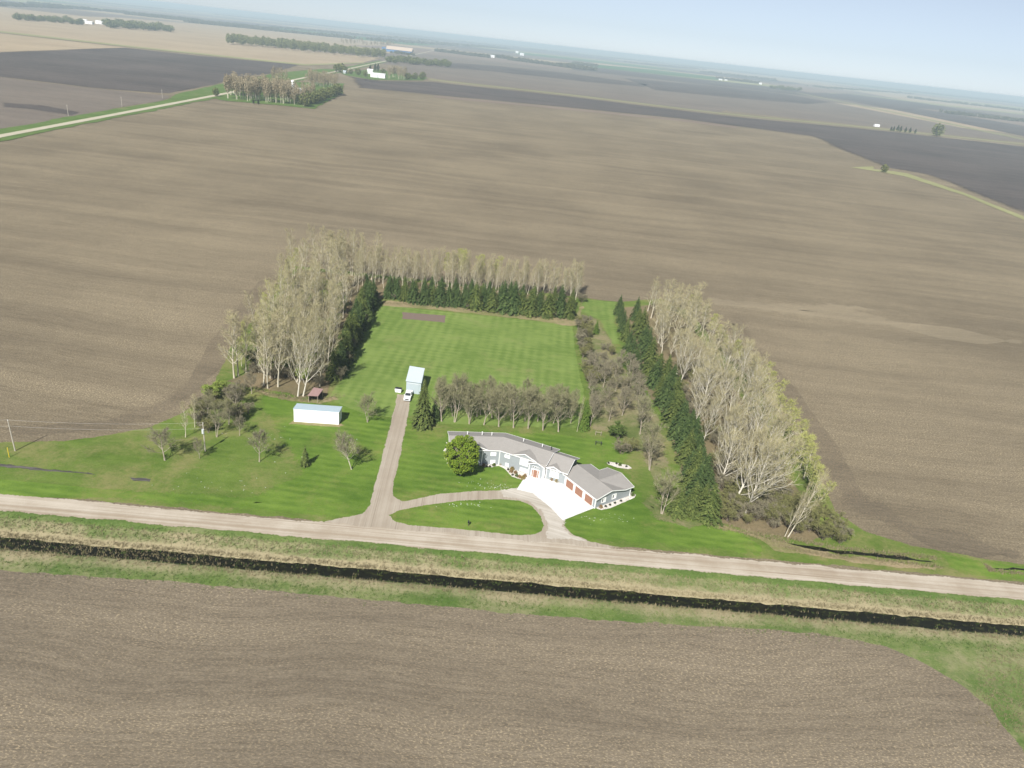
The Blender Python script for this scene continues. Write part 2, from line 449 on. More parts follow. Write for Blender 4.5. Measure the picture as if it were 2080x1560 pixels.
def sheet(name, pts, z, mat, edge=0.5, jit=0.3, step=1.5, zf=None, kind='structure', label=None):
    _sheet_n[0] += 1
    pts = [p[:2] for p in pts]
    if area2(pts) < 0: pts = pts[::-1]
    P = resample(pts, step, jit, _sheet_n[0] * 3.1)
    n = len(P); inner = []; NR = []
    for i in range(n):
        d = (P[(i + 1) % n] - P[i - 1])
        NR.append(Vector((-d.y, d.x)).normalized() if d.length > 1e-6 else Vector((0, 0)))
    wdw = max(0, min(12, int(edge / step + .5)))
    for i in range(n):
        q = Vector((0, 0))
        for k_ in range(-wdw, wdw + 1): q += NR[(i + k_) % n]
        q /= 2 * wdw + 1
        inner.append(P[i] + q * edge)
    zz = zf or (lambda x, y: z)
    V = [(p.x, p.y, zz(p.x, p.y) - min(.012, z * .15)) for p in P] + [(p.x, p.y, zz(p.x, p.y)) for p in inner]
    F = []
    for i in range(n):
        j = (i + 1) % n
        if area2([V[i], V[j], V[n + j], V[n + i]]) > 0: F.append((i, j, n + j, n + i))
    for t in tessellate_polygon([[Vector((p.x, p.y, 0)) for p in inner]]):
        a, b, c = (Vector(V[n + q][:2]) for q in t)
        q3 = tuple(n + q for q in t)
        if (b - a).cross(c - a) < 0: q3 = q3[::-1]
        F.append(q3)
    me = bpy.data.meshes.new(name); me.from_pydata(V, [], F)
    at = me.attributes.new('edge', 'FLOAT', 'POINT'); at.data.foreach_set('value', [0.0] * n + [1.0] * n)
    me.materials.append(mat); me.update()
    o = link(bpy.data.objects.new(name, me)); o['kind'] = kind
    return o


RD = Vector((0.99936, 0.0358)); RN = Vector((-0.0358, 0.99936)); RO = Vector((0.0, 129.0))


def ST(s, t):
    p = RO + RD * s + RN * t
    return (p.x, p.y)


def prof(t):
    pr = ((-200, 0), (-15.2, 0), (-14.4, -0.05), (-12.9, -1.15), (-12.2, -1.5), (-10.4, -1.5), (-9.6, -1.10), (-7.9, -0.72), (-5.0, -0.28), (-3.3, 0), (200, 0))
    for i in range(len(pr) - 1):
        if pr[i][0] <= t <= pr[i + 1][0]:
            f = (t - pr[i][0]) / (pr[i + 1][0] - pr[i][0]); return pr[i][1] + f * (pr[i + 1][1] - pr[i][1])
    return 0.0


# the ground: one sheet to the horizon, with a gap where the verge and its ditch are cut in
S0, S1, T0, T1 = -340.0, 360.0, -60.0, -2.0
ss = [-40000, -25000, -15000, -9000, -5000, -3000, -1800, -1200, -800, -500] + [S0 + i * 50 for i in range(15)] + [500, 800, 1200, 1800, 3000, 5000, 9000, 15000, 25000, 40000]
tt = [-3000, -1000, -500, -200, -100, T0, T1] + [50 * i for i in range(1, 13)] + [800, 1000, 1300, 1700, 2200, 3000, 4200, 6000, 9000, 13000, 18000, 24000, 32000]
mb = MB(); idx = {}
for i, s_ in enumerate(ss):
    for j, t_ in enumerate(tt):
        idx[i, j] = len(mb.v); mb.v.append((*ST(s_, t_), 0.0))
for i in range(len(ss) - 1):
    for j in range(len(tt) - 1):
        if ss[i] >= S0 - 1 and ss[i + 1] <= S1 + 1 and tt[j] == T0: continue
        mb.f.append((idx[i, j], idx[i + 1, j], idx[i + 1, j + 1], idx[i, j + 1])); mb.mi.append(0)
g = mb.build('ground', M['soil']); g['kind'] = 'structure'

# verge with the ditch
sl = [S0 + i * 8 for i in range(int((-190 - S0) / 8))] + [-190 + i * 1.1 for i in range(int(400 / 1.1))] + [210 + i * 7.5 for i in range(21)]
sl[-1] = S1
tl = [T0, -45, -35, -28, -22, -18, -16.2, -15.2, -14.8, -14.4, -13.9, -13.3, -12.9, -12.2, -10.4, -9.9, -9.6, -9.2, -8.7, -7.9, -6.8, -6.0, -5.0, -4.2, -3.3, T1]
mb = MB(); dry = []
for s_ in sl:
    for t_ in tl:
        t2 = t_ + (0.35 * wobble(s_, t_, 0.2, 2) if -14.9 < t_ < -8 else 0) + (0.22 * wobble(s_, t_, 1.1, 9) if -14.9 < t_ < -8 else 0)
        x, y = ST(s_, t2)
        z = prof(t_)
        if -16 < t_ < -3.5: z += 0.12 * wobble(s_, t_, 0.9, 4)
        mb.v.append((x, y, z))
        d = 0.50
        if -9.95 < t_ < -8.5: d = 0.80
        elif -8.5 <= t_ < -7.5: d = 0.58
        elif -7.5 <= t_ < -4.6: d = 0.50
        elif t_ >= -5.5: d = 0.36
        elif -16.4 < t_ < -14.0: d = 0.53
        elif -20.5 < t_ <= -16.4: d = 0.42
        elif -14.0 <= t_ <= -9.6: d = 0.30
        elif t_ <= -20.5: d = 0.44
        dry.append(d)
nt_ = len(tl)
for i in range(len(sl) - 1):
    for j in range(nt_ - 1):
        mb.f.append((i * nt_ + j, (i + 1) * nt_ + j, (i + 1) * nt_ + j + 1, i * nt_ + j + 1)); mb.mi.append(0)
me = mb.mesh('verge', M['verge'], True)
at = me.attributes.new('dry', 'FLOAT', 'POINT'); at.data.foreach_set('value', dry)
vg = link(bpy.data.objects.new('verge', me)); vg['kind'] = 'structure'
# water in the ditch
mb = MB()
for i in range(70):
    a = S0 + i * 10
    mb.face([(*ST(a, -13.4), -1.16), (*ST(a + 10, -13.4), -1.16), (*ST(a + 10, -8.9), -1.16), (*ST(a, -8.9), -1.16)])
o = mb.build('ditch_water', M['water']); o['kind'] = 'structure'

P_ = lambda *q: [G(*p) for p in q]
# field south of the ditch
sheet('field', P_((-260, 1143), (0, 1156), (240, 1172), (480, 1190), (760, 1217), (1000, 1240), (1200, 1256), (1400, 1268), (1560, 1277), (1700, 1291), (1789, 1309), (1863, 1337), (1937, 1379), (2012, 1436), (2080, 1524), (2170, 1680), (2190, 1800), (-300, 1800)), 0.02, M['soil_s'], 0.6, 0.5, 1.2)

M['pale_soil'] = field_mat('pale_dry_soil', (0.19, 0.158, 0.108), (0.335, 0.28, 0.19), (0.5, 0.4, 0.25), 0.0, 0.4, soft=True)
M['dark_soil'] = field_mat('dark_turned_soil', (0.112, 0.092, 0.065), (0.235, 0.195, 0.137), (0.4, 0.31, 0.18), 0.0, 0.5, soft=True)
sheet('field', P_((1420, 600), (1560, 607), (1700, 612), (1770, 632), (1900, 668), (2080, 690), (2080, 702), (1900, 682), (1740, 664), (1560, 640), (1440, 622)), 0.018, M['pale_soil'], 15.0, 0.5, 6.0)
sheet('field', P_((1660, 610), (1740, 616), (1800, 634), (1750, 640), (1680, 630)), 0.03, M['pale_soil'], 12.0, 0.5, 4.0)
sheet('field', P_((1440, 640), (1520, 650), (1620, 800), (1720, 960), (1900, 1080), (2080, 1120), (2080, 1142), (1850, 1104), (1700, 1030), (1640, 900), (1560, 780)), 0.018, M['dark_soil'], 9.0, 0.5, 4.0)
sheet('field', P_((0, 860), (200, 850), (330, 800), (430, 720), (520, 610), (570, 560), (560, 575), (470, 700), (430, 790), (370, 838), (220, 880), (0, 897)), 0.018, M['dark_soil'], 7.0, 0.5, 3.0)
# the yard
YARD = [(-420, 930), (-200, 908), (0, 898), (130, 894), (220, 883), (300, 868), (370, 838), (420, 800), (440, 760), (470, 700), (520, 640), (570, 570), (600, 540), (720, 552), (900, 572), (1060, 588), (1180, 604), (1256, 613), (1340, 606), (1400, 630), (1450, 690), (1520, 760), (1575, 830), (1630, 905), (1672, 985), (1700, 1040), (1760, 1080), (1850, 1106), (1980, 1130), (2080, 1144), (2300, 1165), (2700, 1190), (2700, 1240), (2080, 1184), (1380, 1123), (1000, 1092), (500, 1046), (0, 1002), (-420, 966)]
sheet('rough_grass', P_(*YARD), 0.02, M['rough_grass'], 0.8, 0.5, 1.5)
sheet('lawn', P_((505, 1000), (250, 985), (100, 985), (0, 978), (-300, 950), (-300, 975), (0, 1003), (500, 1046), (760, 1068), (1000, 1090), (1380, 1122), (1560, 1136), (1560, 1110), (1520, 1080), (1470, 1062), (1380, 1045), (1330, 1030), (1290, 960), (1290, 910), (1235, 885), (1180, 880), (1000, 866), (880, 865), (840, 845), (800, 850), (700, 810), (660, 815), (560, 800), (520, 800), (520, 830), (560, 900), (600, 960)), 0.035, M['lawn'], 5.0, 0.3, 2.0)
sheet('lawn', P_((660, 812), (690, 770), (715, 715), (745, 655), (775, 617), (860, 628), (1000, 642), (1165, 660), (1172, 720), (1185, 780), (1195, 850), (1180, 872), (1000, 866), (880, 862), (840, 845), (800, 852), (730, 840)), 0.05, M['lawn_back'], 1.2, 0.4, 1.5)
sheet('lawn', P_((1180, 606), (1254, 614), (1252, 650), (1262, 700), (1240, 700), (1215, 650), (1175, 632)), 0.05, M['lawn_back'], 2.0, 0.5, 1.5)
sheet('lawn', P_((1905, 1122), (1990, 1135), (2080, 1148), (2300, 1170), (2300, 1205), (2080, 1182), (1960, 1170), (1925, 1150)), 0.035, M['lawn'], 1.5, 0.6, 1.5)
# dry grass and litter below the trees
sheet('dry_grass', P_((775, 610), (860, 613), (960, 624), (1080, 638), (1165, 640), (1182, 622), (1186, 660), (1160, 664), (1080, 652), (960, 638), (860, 628), (775, 622)), 0.065, M['dry'], 1.3, 0.6, 1.2)
sheet('dry_grass', P_((1168, 640), (1215, 645), (1250, 690), (1275, 745), (1300, 790), (1350, 850), (1370, 950), (1330, 990), (1290, 920), (1230, 880), (1195, 875), (1186, 800), (1172, 700)), 0.065, M['orchard_grass'], 4.5, 0.3, 2.5)
sheet('leaf_litter', P_((450, 775), (490, 760), (540, 650), (600, 545), (900, 577), (1170, 606), (1165, 640), (960, 622), (790, 606), (760, 612), (720, 690), (690, 755), (670, 805), (610, 812), (560, 798), (500, 790)), 0.08, M['litter'], 3.0, 0.4, 2.0)
sheet('leaf_litter', P_((1255, 625), (1340, 615), (1400, 650), (1480, 760), (1560, 880), (1620, 980), (1670, 1050), (1720, 1085), (1640, 1108), (1560, 1092), (1500, 1080), (1440, 1063), (1385, 1050), (1375, 960), (1350, 860), (1290, 770), (1265, 700)), 0.08, M['litter'], 3.0, 0.4, 2.0)
sheet('dry_grass', P_((520, 792), (570, 803), (620, 812), (680, 806), (690, 812), (650, 822), (600, 817), (545, 808)), 0.095, M['dry'], 0.8, 0.6, 1.0)
sheet('dry_grass', P_((1450, 1066), (1520, 1083), (1560, 1094), (1600, 1102), (1700, 1126), (1800, 1138), (1905, 1152), (1900, 1160), (1760, 1148), (1640, 1130), (1575, 1120), (1540, 1094)), 0.095, M['dry'], 0.8, 0.7, 1.0)
sheet('dry_grass', P_((1320, 1000), (1375, 1045), (1440, 1065), (1400, 1080), (1330, 1060), (1290, 1020)), 0.08, M['orchard_grass'], 4.5, 0.3, 2.5)
# wet ruts along the old swale at the left, small ditch at the right
sheet('mud', P_((-200, 930), (0, 941), (90, 951), (180, 960), (195, 964), (90, 958), (0, 949), (-200, 938)), 0.05, M['mud'], 0.45, 0.35, 0.8)
sheet('mud', P_((262, 970), (308, 972), (306, 979), (270, 977)), 0.05, M['mud'], 0.4, 0.3, 0.7)
mb = MB()


def dark_ditch(pts, wdt, seed, mat, name):
    mb = MB(); prev = None
    W = [Vector(G(*p)) for p in pts]
    fine = []
    for i in range(len(W) - 1):
        n = max(1, int((W[i + 1] - W[i]).length / 0.7))
        fine += [W[i].lerp(W[i + 1], k / n) for k in range(n)]
    fine.append(W[-1])
    n = len(fine)
    for i, p in enumerate(fine):
        f = i / (n - 1); wd = wdt * min(1, 5 * f, 5 * (1 - f)) * (0.75 + 0.6 * wobble(p.x, p.y, 0.5, seed))
        c = 0.5 * wobble(p.x, p.y, 0.3, seed + 3)
        a = (p.x, p.y + c - wd, 0.11); b = (p.x, p.y + c + wd, 0.11)
        if prev: mb.face([prev[0], a, b, prev[1]])
        prev = (a, b)
    o = mb.build(name, mat); o['kind'] = 'structure'


dark_ditch([(1588, 1101), (1640, 1112), (1700, 1122), (1760, 1127), (1830, 1134), (1900, 1143)], 0.85, 3, M['water'], 'ditch_water')
dark_ditch([(2012, 1155), (2035, 1157), (2060, 1156), (2120, 1162)], 0.4, 7, M['water'], 'ditch_water')

# road, driveway, loop, concrete
rp = [ST(-2500 + i * 40, 3.1) for i in range(126)] + [ST(2500 - i * 40, -3.15) for i in range(126)]
sheet('gravel_road', rp, 0.088, M['road'], 0.8, 0.5, 1.6)
sheet('driveway', P_((640, 1062), (690, 1052), (735, 1043), (750, 1026), (760, 985), (780, 905), (800, 830), (806, 800), (834, 803), (833, 830), (818, 910), (800, 990), (800, 1008), (818, 1018), (890, 1003), (970, 996), (1050, 995), (1075, 1000), (1100, 1030), (1143, 1055), (1148, 1070), (1165, 1085), (1200, 1100), (1260, 1112), (1200, 1120), (900, 1095)), 0.065, M['drive'], 0.5, 0.25, 0.8)
sheet('driveway', P_((1010, 996), (1060, 985), (1108, 998), (1140, 1030), (1152, 1054), (1148, 1070), (1163, 1085), (1195, 1100), (1110, 1098), (1104, 1080), (1108, 1066), (1098, 1044), (1070, 1020), (1020, 1012)), 0.08, M['drive_loop'], 1.6, 0.2, 1.2)
sheet('lawn', P_((788, 1047), (805, 1038), (860, 1026), (930, 1017), (1010, 1013), (1055, 1017), (1083, 1028), (1099, 1048), (1107, 1068), (1101, 1081), (1085, 1088), (1040, 1088), (980, 1081), (900, 1073), (830, 1069), (800, 1060)), 0.095, M['lawn'], 0.5, 0.25, 0.8)
sheet('concrete_apron', P_((1049, 995), (1068, 965), (1078, 962), (1108, 972), (1150, 981), (1210, 1027), (1206, 1033), (1143, 1058), (1118, 1032), (1082, 1003)), 0.11, M['concrete'], 0.12, 0.03, 1.0)
# rock beds
sheet('rock_bed', P_((972, 946), (985, 949), (998, 950), (1013, 947), (1025, 953), (1033, 962), (1040, 969), (1052, 973), (1064, 976), (1074, 963), (1050, 950), (1013, 940), (975, 940)), 0.10, M['rock'], 0.15, 0.1, 0.5)
sheet('rock_bed', P_((905, 899), (913, 907), (903, 911), (900, 916), (908, 924), (901, 928), (903, 933), (910, 937), (907, 942), (914, 946), (925, 944), (935, 900), (915, 897)), 0.10, M['rock'], 0.15, 0.1, 0.5)
sheet('rock_bed', P_((1205, 1028), (1212, 1034), (1222, 1037), (1240, 1033), (1270, 1020), (1289, 1012), (1292, 1006), (1284, 1000), (1276, 1003), (1215, 1026)), 0.10, M['rock'], 0.15, 0.1, 0.5)
sheet('rock_bed', P_((1232, 941), (1237, 938), (1255, 941), (1277, 946), (1284, 952), (1276, 954), (1252, 950), (1235, 944)), 0.10, M['rock'], 0.15, 0.1, 0.5)
sheet('rock_bed', P_((1106, 974), (1112, 968), (1150, 977), (1152, 982), (1128, 979)), 0.125, M['rock'], 0.15, 0.05, 0.5)
sheet('garden_plot', P_((817, 634), (906, 641), (904, 656), (816, 648)), 0.08, M['garden'], 0.5, 0.3, 1.0)
sheet('dry_grass', P_((586, 862), (597, 852), (694, 860), (700, 864), (690, 868), (640, 866)), 0.065, M['dry'], 0.5, 0.3, 0.8)

# ------------------------------------------------------------------ far fields and roads
C_TAN = ((0.32, 0.25, 0.165), (0.45, 0.36, 0.24), (0.50, 0.40, 0.26))
C_DARK = ((0.062, 0.055, 0.052), (0.145, 0.122, 0.11), (0.17, 0.135, 0.10))
C_GREY = ((0.145, 0.122, 0.102), (0.22, 0.185, 0.15), (0.26, 0.20, 0.14))
C_PINK = ((0.19, 0.145, 0.115), (0.27, 0.21, 0.165), (0.34, 0.27, 0.19))
C_GREEN = ((0.05, 0.13, 0.045), (0.08, 0.17, 0.06), (0.12, 0.19, 0.07))
C_PALE = ((0.24, 0.245, 0.11), (0.34, 0.335, 0.165), (0.42, 0.38, 0.22))
FM = {}
for nm, c in dict(tan=C_TAN, dark=C_DARK, grey=C_GREY, pink=C_PINK, green=C_GREEN, pale=C_PALE).items():
    FM[nm] = field_mat('far_field_' + nm, c[0], c[1], c[2], 0.02, 0.3, soft=True, big=0.6, lo=0.36, hi=0.76)


def far_field(kind, *pts, z=0.1, edge=6.0, jit=4.0, name='field'):
    sheet(name, P_(*pts), z, FM[kind], edge, jit, 25.0)


def late_fields():
    far_field('dark', (0, 208), (90, 214), (170, 228), (150, 236), (60, 222), (0, 218), z=0.20, edge=10, jit=4)


# generic patchwork of sections out to the horizon
rnd = random.Random(11)
ky = 0
y0 = 2300.0
while y0 < 26000:
    dy = rnd.choice((400, 800, 800)) * (1 + y0 / 9000)
    x0 = -y0 * 0.95 - 800
    while x0 < y0 * 0.95 + 800:
        dx = rnd.choice((800, 800, 1600)) * (1 + y0 / 9000)
        kd = rnd.choice(('tan', 'dark', 'grey', 'grey', 'pink', 'dark', 'pale', 'tan'))
        if rnd.random() < 0.06: kd = 'green'
        q = [(x0 + 12, y0 + 12), (x0 + dx - 12, y0 + 12), (x0 + dx - 12, y0 + dy - 12), (x0 + 12, y0 + dy - 12)]
        sheet('field', q, 0.08, FM[kd], 5.0, 0.0, 400.0)
        x0 += dx
    y0 += dy

# left of the side road
late_fields()
far_field('grey', (-500, 268), (-300, 180), (0, 156), (180, 178), (350, 195), (335, 206), (245, 220), (138, 246), (0, 263), (-300, 310), z=0.14)
far_field('dark', (-300, 118), (0, 106), (250, 97), (400, 113), (610, 132), (560, 148), (470, 162), (440, 172), (345, 190), (320, 189), (180, 178), (0, 156), (-300, 140), z=0.18)
far_field('tan', (-300, 62), (0, 68), (260, 97), (0, 106), (-300, 116), z=0.22)
far_field('tan', (-300, 20), (0, 36), (180, 52), (350, 65), (470, 84), (600, 100), (780, 118), (740, 127), (620, 131), (265, 94), (0, 64), (-300, 40), z=0.26)
far_field('tan', (-300, -12), (0, 16), (130, 32), (250, 36), (480, 56), (700, 78), (790, 93), (620, 92), (470, 78), (350, 58), (180, 44), (0, 32), (-300, 12), z=0.30)
far_field('pale', (-300, 39), (0, 63), (265, 93.5), (620, 130.5), (740, 126.5), (740, 128.5), (620, 133.5), (265, 96), (0, 66), (-300, 42), z=0.34, edge=3.0, jit=2.0)
# side-road grass strips and the road
A0, A1, A2 = Vector(G(-160, 312)), Vector(G(690, 143)), Vector(G(782, 124))


def strip(name, pts, wl, wr, z, mat, edge, jit, step):
    L = []; Rr = []
    for i, p in enumerate(pts):
        d = (pts[min(i + 1, len(pts) - 1)] - pts[max(i - 1, 0)]).normalized(); nr = Vector((-d.y, d.x))
        L.append(p + nr * wl); Rr.append(p - nr * wr)
    sheet(name, [tuple(q) for q in Rr + L[::-1]], z, mat, edge, jit, step)


road_a = [Vector(G(*q)) for q in ((-160, 311), (0, 277.5), (230, 234), (445, 193), (560, 170), (690, 144), (780, 125), (870, 105), (960, 86.5))]
far_grass = grass_mat('far_verge_grass', (0.06, 0.115, 0.02), (0.12, 0.18, 0.045), (0.19, 0.18, 0.08), dry_lo=0.5, dry_hi=0.75, nscale=0.15)
M['far_grass'] = far_grass
strip('grass_verge', road_a[:7], 20, 13, 0.30, far_grass, 4.0, 4.0, 10.0)
sheet('grass_verge', P_((335, 205), (350, 192), (440, 172), (560, 148), (650, 140), (700, 141), (560, 172), (440, 196)), 0.36, far_grass, 6, 3, 15)
strip('gravel_road', road_a, 4.2, 4.2, 0.45, M['far_road'], 0.8, 0.3, 15.0)
# far farmyard grass
sheet('grass_verge', P_((430, 196), (460, 190), (560, 165), (700, 170), (700, 190), (640, 222), (560, 214), (460, 206), (435, 202)), 0.40, far_grass, 6, 3, 12)
sheet('grass_verge', P_((690, 148), (760, 140), (870, 158), (860, 164), (760, 163), (700, 153)), 0.40, far_grass, 6, 3, 12)
# dark and streaky upper part of the big field, its boundary and the far road
far_field('dark', (700, 154), (770, 163), (870, 165), (1170, 197), (1460, 233), (1780, 264), (2080, 297), (2400, 330), (2400, 560), (2200, 490), (2080, 440), (1960, 390), (1860, 352), (1790, 340), (1700, 305), (1640, 276), (1500, 258), (1380, 242), (1180, 222), (1000, 205), (880, 194), (720, 178), z=0.14, edge=35, jit=6)
far_field('pink', (880, 194), (1000, 205), (1180, 222), (1380, 242), (1500, 257), (1500, 261), (1380, 246), (1180, 226), (1000, 209), (880, 198), z=0.18, edge=5, jit=2)
sheet('grass_verge', P_((1725, 340), (1775, 338), (1775, 344), (1800, 346), (1842, 352), (1960, 392), (2080, 440), (2300, 525), (2300, 537), (2080, 448), (1960, 398), (1835, 358), (1790, 350)), 0.24, FM['pale'], 1.5, 1.2, 4)
far_field('grey', (830, 130), (920, 138), (1000, 146), (1180, 166), (1330, 186), (1480, 224), (1460, 229), (1170, 193), (890, 161), (800, 146), z=0.14)
far_field('grey', (1330, 186), (1500, 205), (1640, 194), (1700, 210), (1880, 245), (2080, 284), (2300, 325), (2080, 290), (1780, 258), (1480, 226), z=0.15)
far_field('dark', (920, 128), (1000, 133), (1150, 148), (1320, 172), (1310, 177), (1180, 165), (1000, 145), (900, 137), z=0.20)
far_field('dark', (1265, 158), (1450, 175), (1600, 192), (1690, 208), (1640, 212), (1480, 198), (1330, 183), z=0.20)
far_field('green', (1200, 130), (1330, 142), (1470, 158), (1460, 163), (1330, 150), (1200, 136), z=0.22, edge=10)
far_field('dark', (1660, 190), (1720, 190), (1880, 210), (2080, 254), (2300, 300), (2300, 318), (2080, 277), (1880, 236), (1740, 208), z=0.22)
far_field('pink', (1560, 170), (1660, 172), (1740, 187), (1720, 190), (1640, 188), z=0.22)
far_field('tan', (1440, 139), (1660, 167), (1850, 198), (2080, 226), (2080, 231), (1850, 205), (1660, 172), (1440, 145), z=0.24, edge=10)
far_field('pink', (1860, 219), (2080, 243), (2300, 275), (2300, 295), (2080, 256), (1900, 226), z=0.26)
roadE = [Vector(G(*q)) for q in ((870, 161.5), (1170, 194.5), (1460, 230), (1780, 261), (2080, 293), (2400, 327))]
strip('grass_verge', roadE, 22, 20, 0.30, FM['pale'], 6, 2, 30)
strip('dirt_road', roadE, 3, 3, 0.36, FM['grey'], 1, 0.5, 30)
roadF = [Vector(G(*q)) for q in ((1440, 167), (1540, 178), (1621, 189), (1713, 207.5), (1877, 241), (2080, 283), (2300, 328))]
strip('grass_verge', roadF, 22, 22, 0.34, FM['pale'], 6, 2, 30)
strip('dirt_road', roadF, 4, 4, 0.40, FM['grey'], 1, 0.5, 30)

# ------------------------------------------------------------------ the house
HS = empty('house', (0, 161, 0))
tag(HS, 'long low grey-blue house with grey shingle roof and three brown garage doors', 'house')
HS_inv = Vector((0, -161, 0))


def kid(mb, name, mat, parent, smooth=False):
    """build in world metres, then hang under its thing"""
    o = mb.build(name, mat, parent, smooth)
    base = parent
    off = Vector((0, 0, 0))
    while base is not None:
        off += Vector(base.location); base = base.parent
    me = o.data
    me.transform(Matrix.Translation(-off))
    return o


R0, R1, R2 = Vector((-13.9, 164.3)), Vector((-0.7, 166.5)), Vector((12.3, 161.4))
dA = (R1 - R0).normalized(); nA = Vector((-dA.y, dA.x)); dB = (R2 - R1).normalized(); nB = Vector((-dB.y, dB.x))
bis = (nA + nB).normalized(); kb = 1 / bis.dot(nA)
R0 = R0 - dA * 0.6


def off3(d):
    return (R0 + nA * d, R1 + bis * (d * kb), R2 + nB * d)


def V3(p, z): return Vector((p[0], p[1], z))


EH, RHH = 4.35, 5.8
Fr, Bk = off3(-4.35), off3(4.9)
wf, wb = off3(-4.1), off3(4.5)
walls = MB()
wf = [wf[0] + dA * 0.5, wf[1], wf[2] - dB * 0.4]; wb = [wb[0] + dA * 0.5, wb[1], wb[2] - dB * 0.4]
walls.prism([wf[0], wf[1], wf[2], wb[2], wb[1], wb[0]], 0, EH - 0.12)
# west gable infill and east gable infill
for p, q, rr, d in ((wf[0], wb[0], R0 + dA * 0.5, dA), (wf[2], wb[2], R2 - dB * 0.4, -dB)):
    walls.slab([V3(p, EH - 0.12), V3(q, EH - 0.12), V3(rr, RHH - 0.22)], (d.x * 0.15, d.y * 0.15, 0))
roof = MB(); TH = (0, 0, -0.16)
R = [R0, R1, R2]
for i in (0, 1):
    roof.slab([V3(Fr[i], EH), V3(Fr[i + 1], EH), V3(R[i + 1], RHH), V3(R[i], RHH)], TH)
    roof.slab([V3(R[i], RHH), V3(R[i + 1], RHH), V3(Bk[i + 1], EH), V3(Bk[i], EH)], TH)
fascia = MB()


def fas(p, q, z0, z1, h=0.20, wd=0.06):
    p = Vector(p[:2]); q = Vector(q[:2]); d = (q - p).normalized(); n_ = Vector((d.y, -d.x))
    fascia.slab([V3(p, z0 + 0.02), V3(q, z1 + 0.02), V3(q, z1 - h), V3(p, z0 - h)], (n_.x * wd, n_.y * wd, 0))


fas(Fr[0], Fr[1], EH, EH); fas(Fr[1], Fr[2], EH, EH)
fas(Bk[1], Bk[0], EH, EH); fas(Bk[2], Bk[1], EH, EH)
fas(Bk[0], R0, EH, RHH); fas(R0, Fr[0], RHH, EH); fas(Fr[2], R2, EH, RHH); fas(R2, Bk[2], RHH, EH)


def front_gable(c, d, n_, half, base_z, rise, ov, length, wall_depth=0.0, wall_half=None):
    """gable facing -n_: peak above c (2-D), width 2*half along d"""
    a = c - d * half - n_ * ov; b = c + d * half - n_ * ov; pk = c - n_ * ov
    e = n_ * length
    roof.slab([V3(a, base_z), V3(pk, base_z + rise), V3(pk + e, base_z + rise), V3(a + e * 0.35, base_z)], TH)
    roof.slab([V3(pk, base_z + rise), V3(b, base_z), V3(b + e * 0.35, base_z), V3(pk + e, base_z + rise)], TH)
    fas(a, pk, base_z, base_z + rise); fas(pk, b, base_z + rise, base_z)
    wh = wall_half or half - 0.35
    s_ = rise / half
    c2 = c
    walls.slab([V3(c2 - d * wh, base_z - 0.15), V3(c2 + d * wh, base_z - 0.15), V3(c2, base_z - 0.15 + wh * s_)], (n_.x * 0.6, n_.y * 0.6, 0))


front_gable(Vector((-6.5, 161.42)) + nA * 0.1, dA, nA, 2.55, EH + 0.03, 0.98, 0.35, 2.4)
front_gable(Vector((5.3, 159.62)) + nB * 0.05, dB, nB, 3.5, EH + 0.03, 1.28, 0.35, 3.1)
# entry block
ec = Vector((8.3, 158.15)); ed = Vector((0.956, -0.294)).normalized(); en = Vector((-ed.y, ed.x))
walls.prism([ec - ed * 1.85, ec + ed * 1.85, ec + ed * 1.85 + en * 3, ec - ed * 1.85 + en * 3], 0, 3.55)
front_gable(ec, ed, en, 2.2, 3.6, 0.95, 0.35, 2.2, wall_half=1.85)
# roof skirt between entry and the right rake
roof.slab([V3(ec + ed * 2.25 - en * 0.3, 3.62), V3(Fr[2] + dB * 0.05, EH + 0.05), V3(Fr[2] - dB * 2.4, EH + 0.05), V3(ec + ed * 0.2 - en * 0.2, 4.5)], TH)
# block C
c0, c1 = Vector((12.32, 161.75)), Vector((17.6, 159.67)); dC = (c1 - c0).normalized(); nC = Vector((-dC.y, dC.x))
CE, CR = 3.7, 5.5
walls.prism([c0 - nC * 3.85, c1 - dC * 0.5 - nC * 3.85, c1 - dC * 0.5 + nC * 4.0, c0 + nC * 4.0], 0, CE - 0.1)
roof.slab([V3(c0 - nC * 4.4, CE - .1), V3(c1 - nC * 4.4, CE - .1), V3(c1, CR), V3(c0, CR)], TH)
roof.slab([V3(c0, CR), V3(c1, CR), V3(c1 + nC * 4.5, CE - .1), V3(c0 + nC * 4.5, CE - .1)], TH)
walls.slab([V3(c1 - dC * 0.5 - nC * 3.85, CE - .1), V3(c1 - dC * 0.5 + nC * 4.0, CE - .1), V3(c1 - dC * 0.5, CR - .22)], (-dC.x * .15, -dC.y * .15, 0))
fas(c0 - nC * 4.4, c1 - nC * 4.4, CE - .1, CE - .1); fas(c1 + nC * 4.5, c0 + nC * 4.5, CE - .1, CE - .1)
fas(c1 - nC * 4.4, c1, CE - .1, CR); fas(c1, c1 + nC * 4.5, CR, CE - .1)
gc = c0 + dC * 1.9 - nC * 4.2
front_gable(gc, dC, nC, 2.15, CE - .06, 0.85, 0.3, 2.3)
# garage D and wing E: local axes s along the front eave, t to the back
g0 = Vector((15.0, 156.5)); dD = Vector((0.62, -0.784)).normalized(); nD = Vector((-dD.y, dD.x))


def ST2(s, t): return g0 + dD * s + nD * t


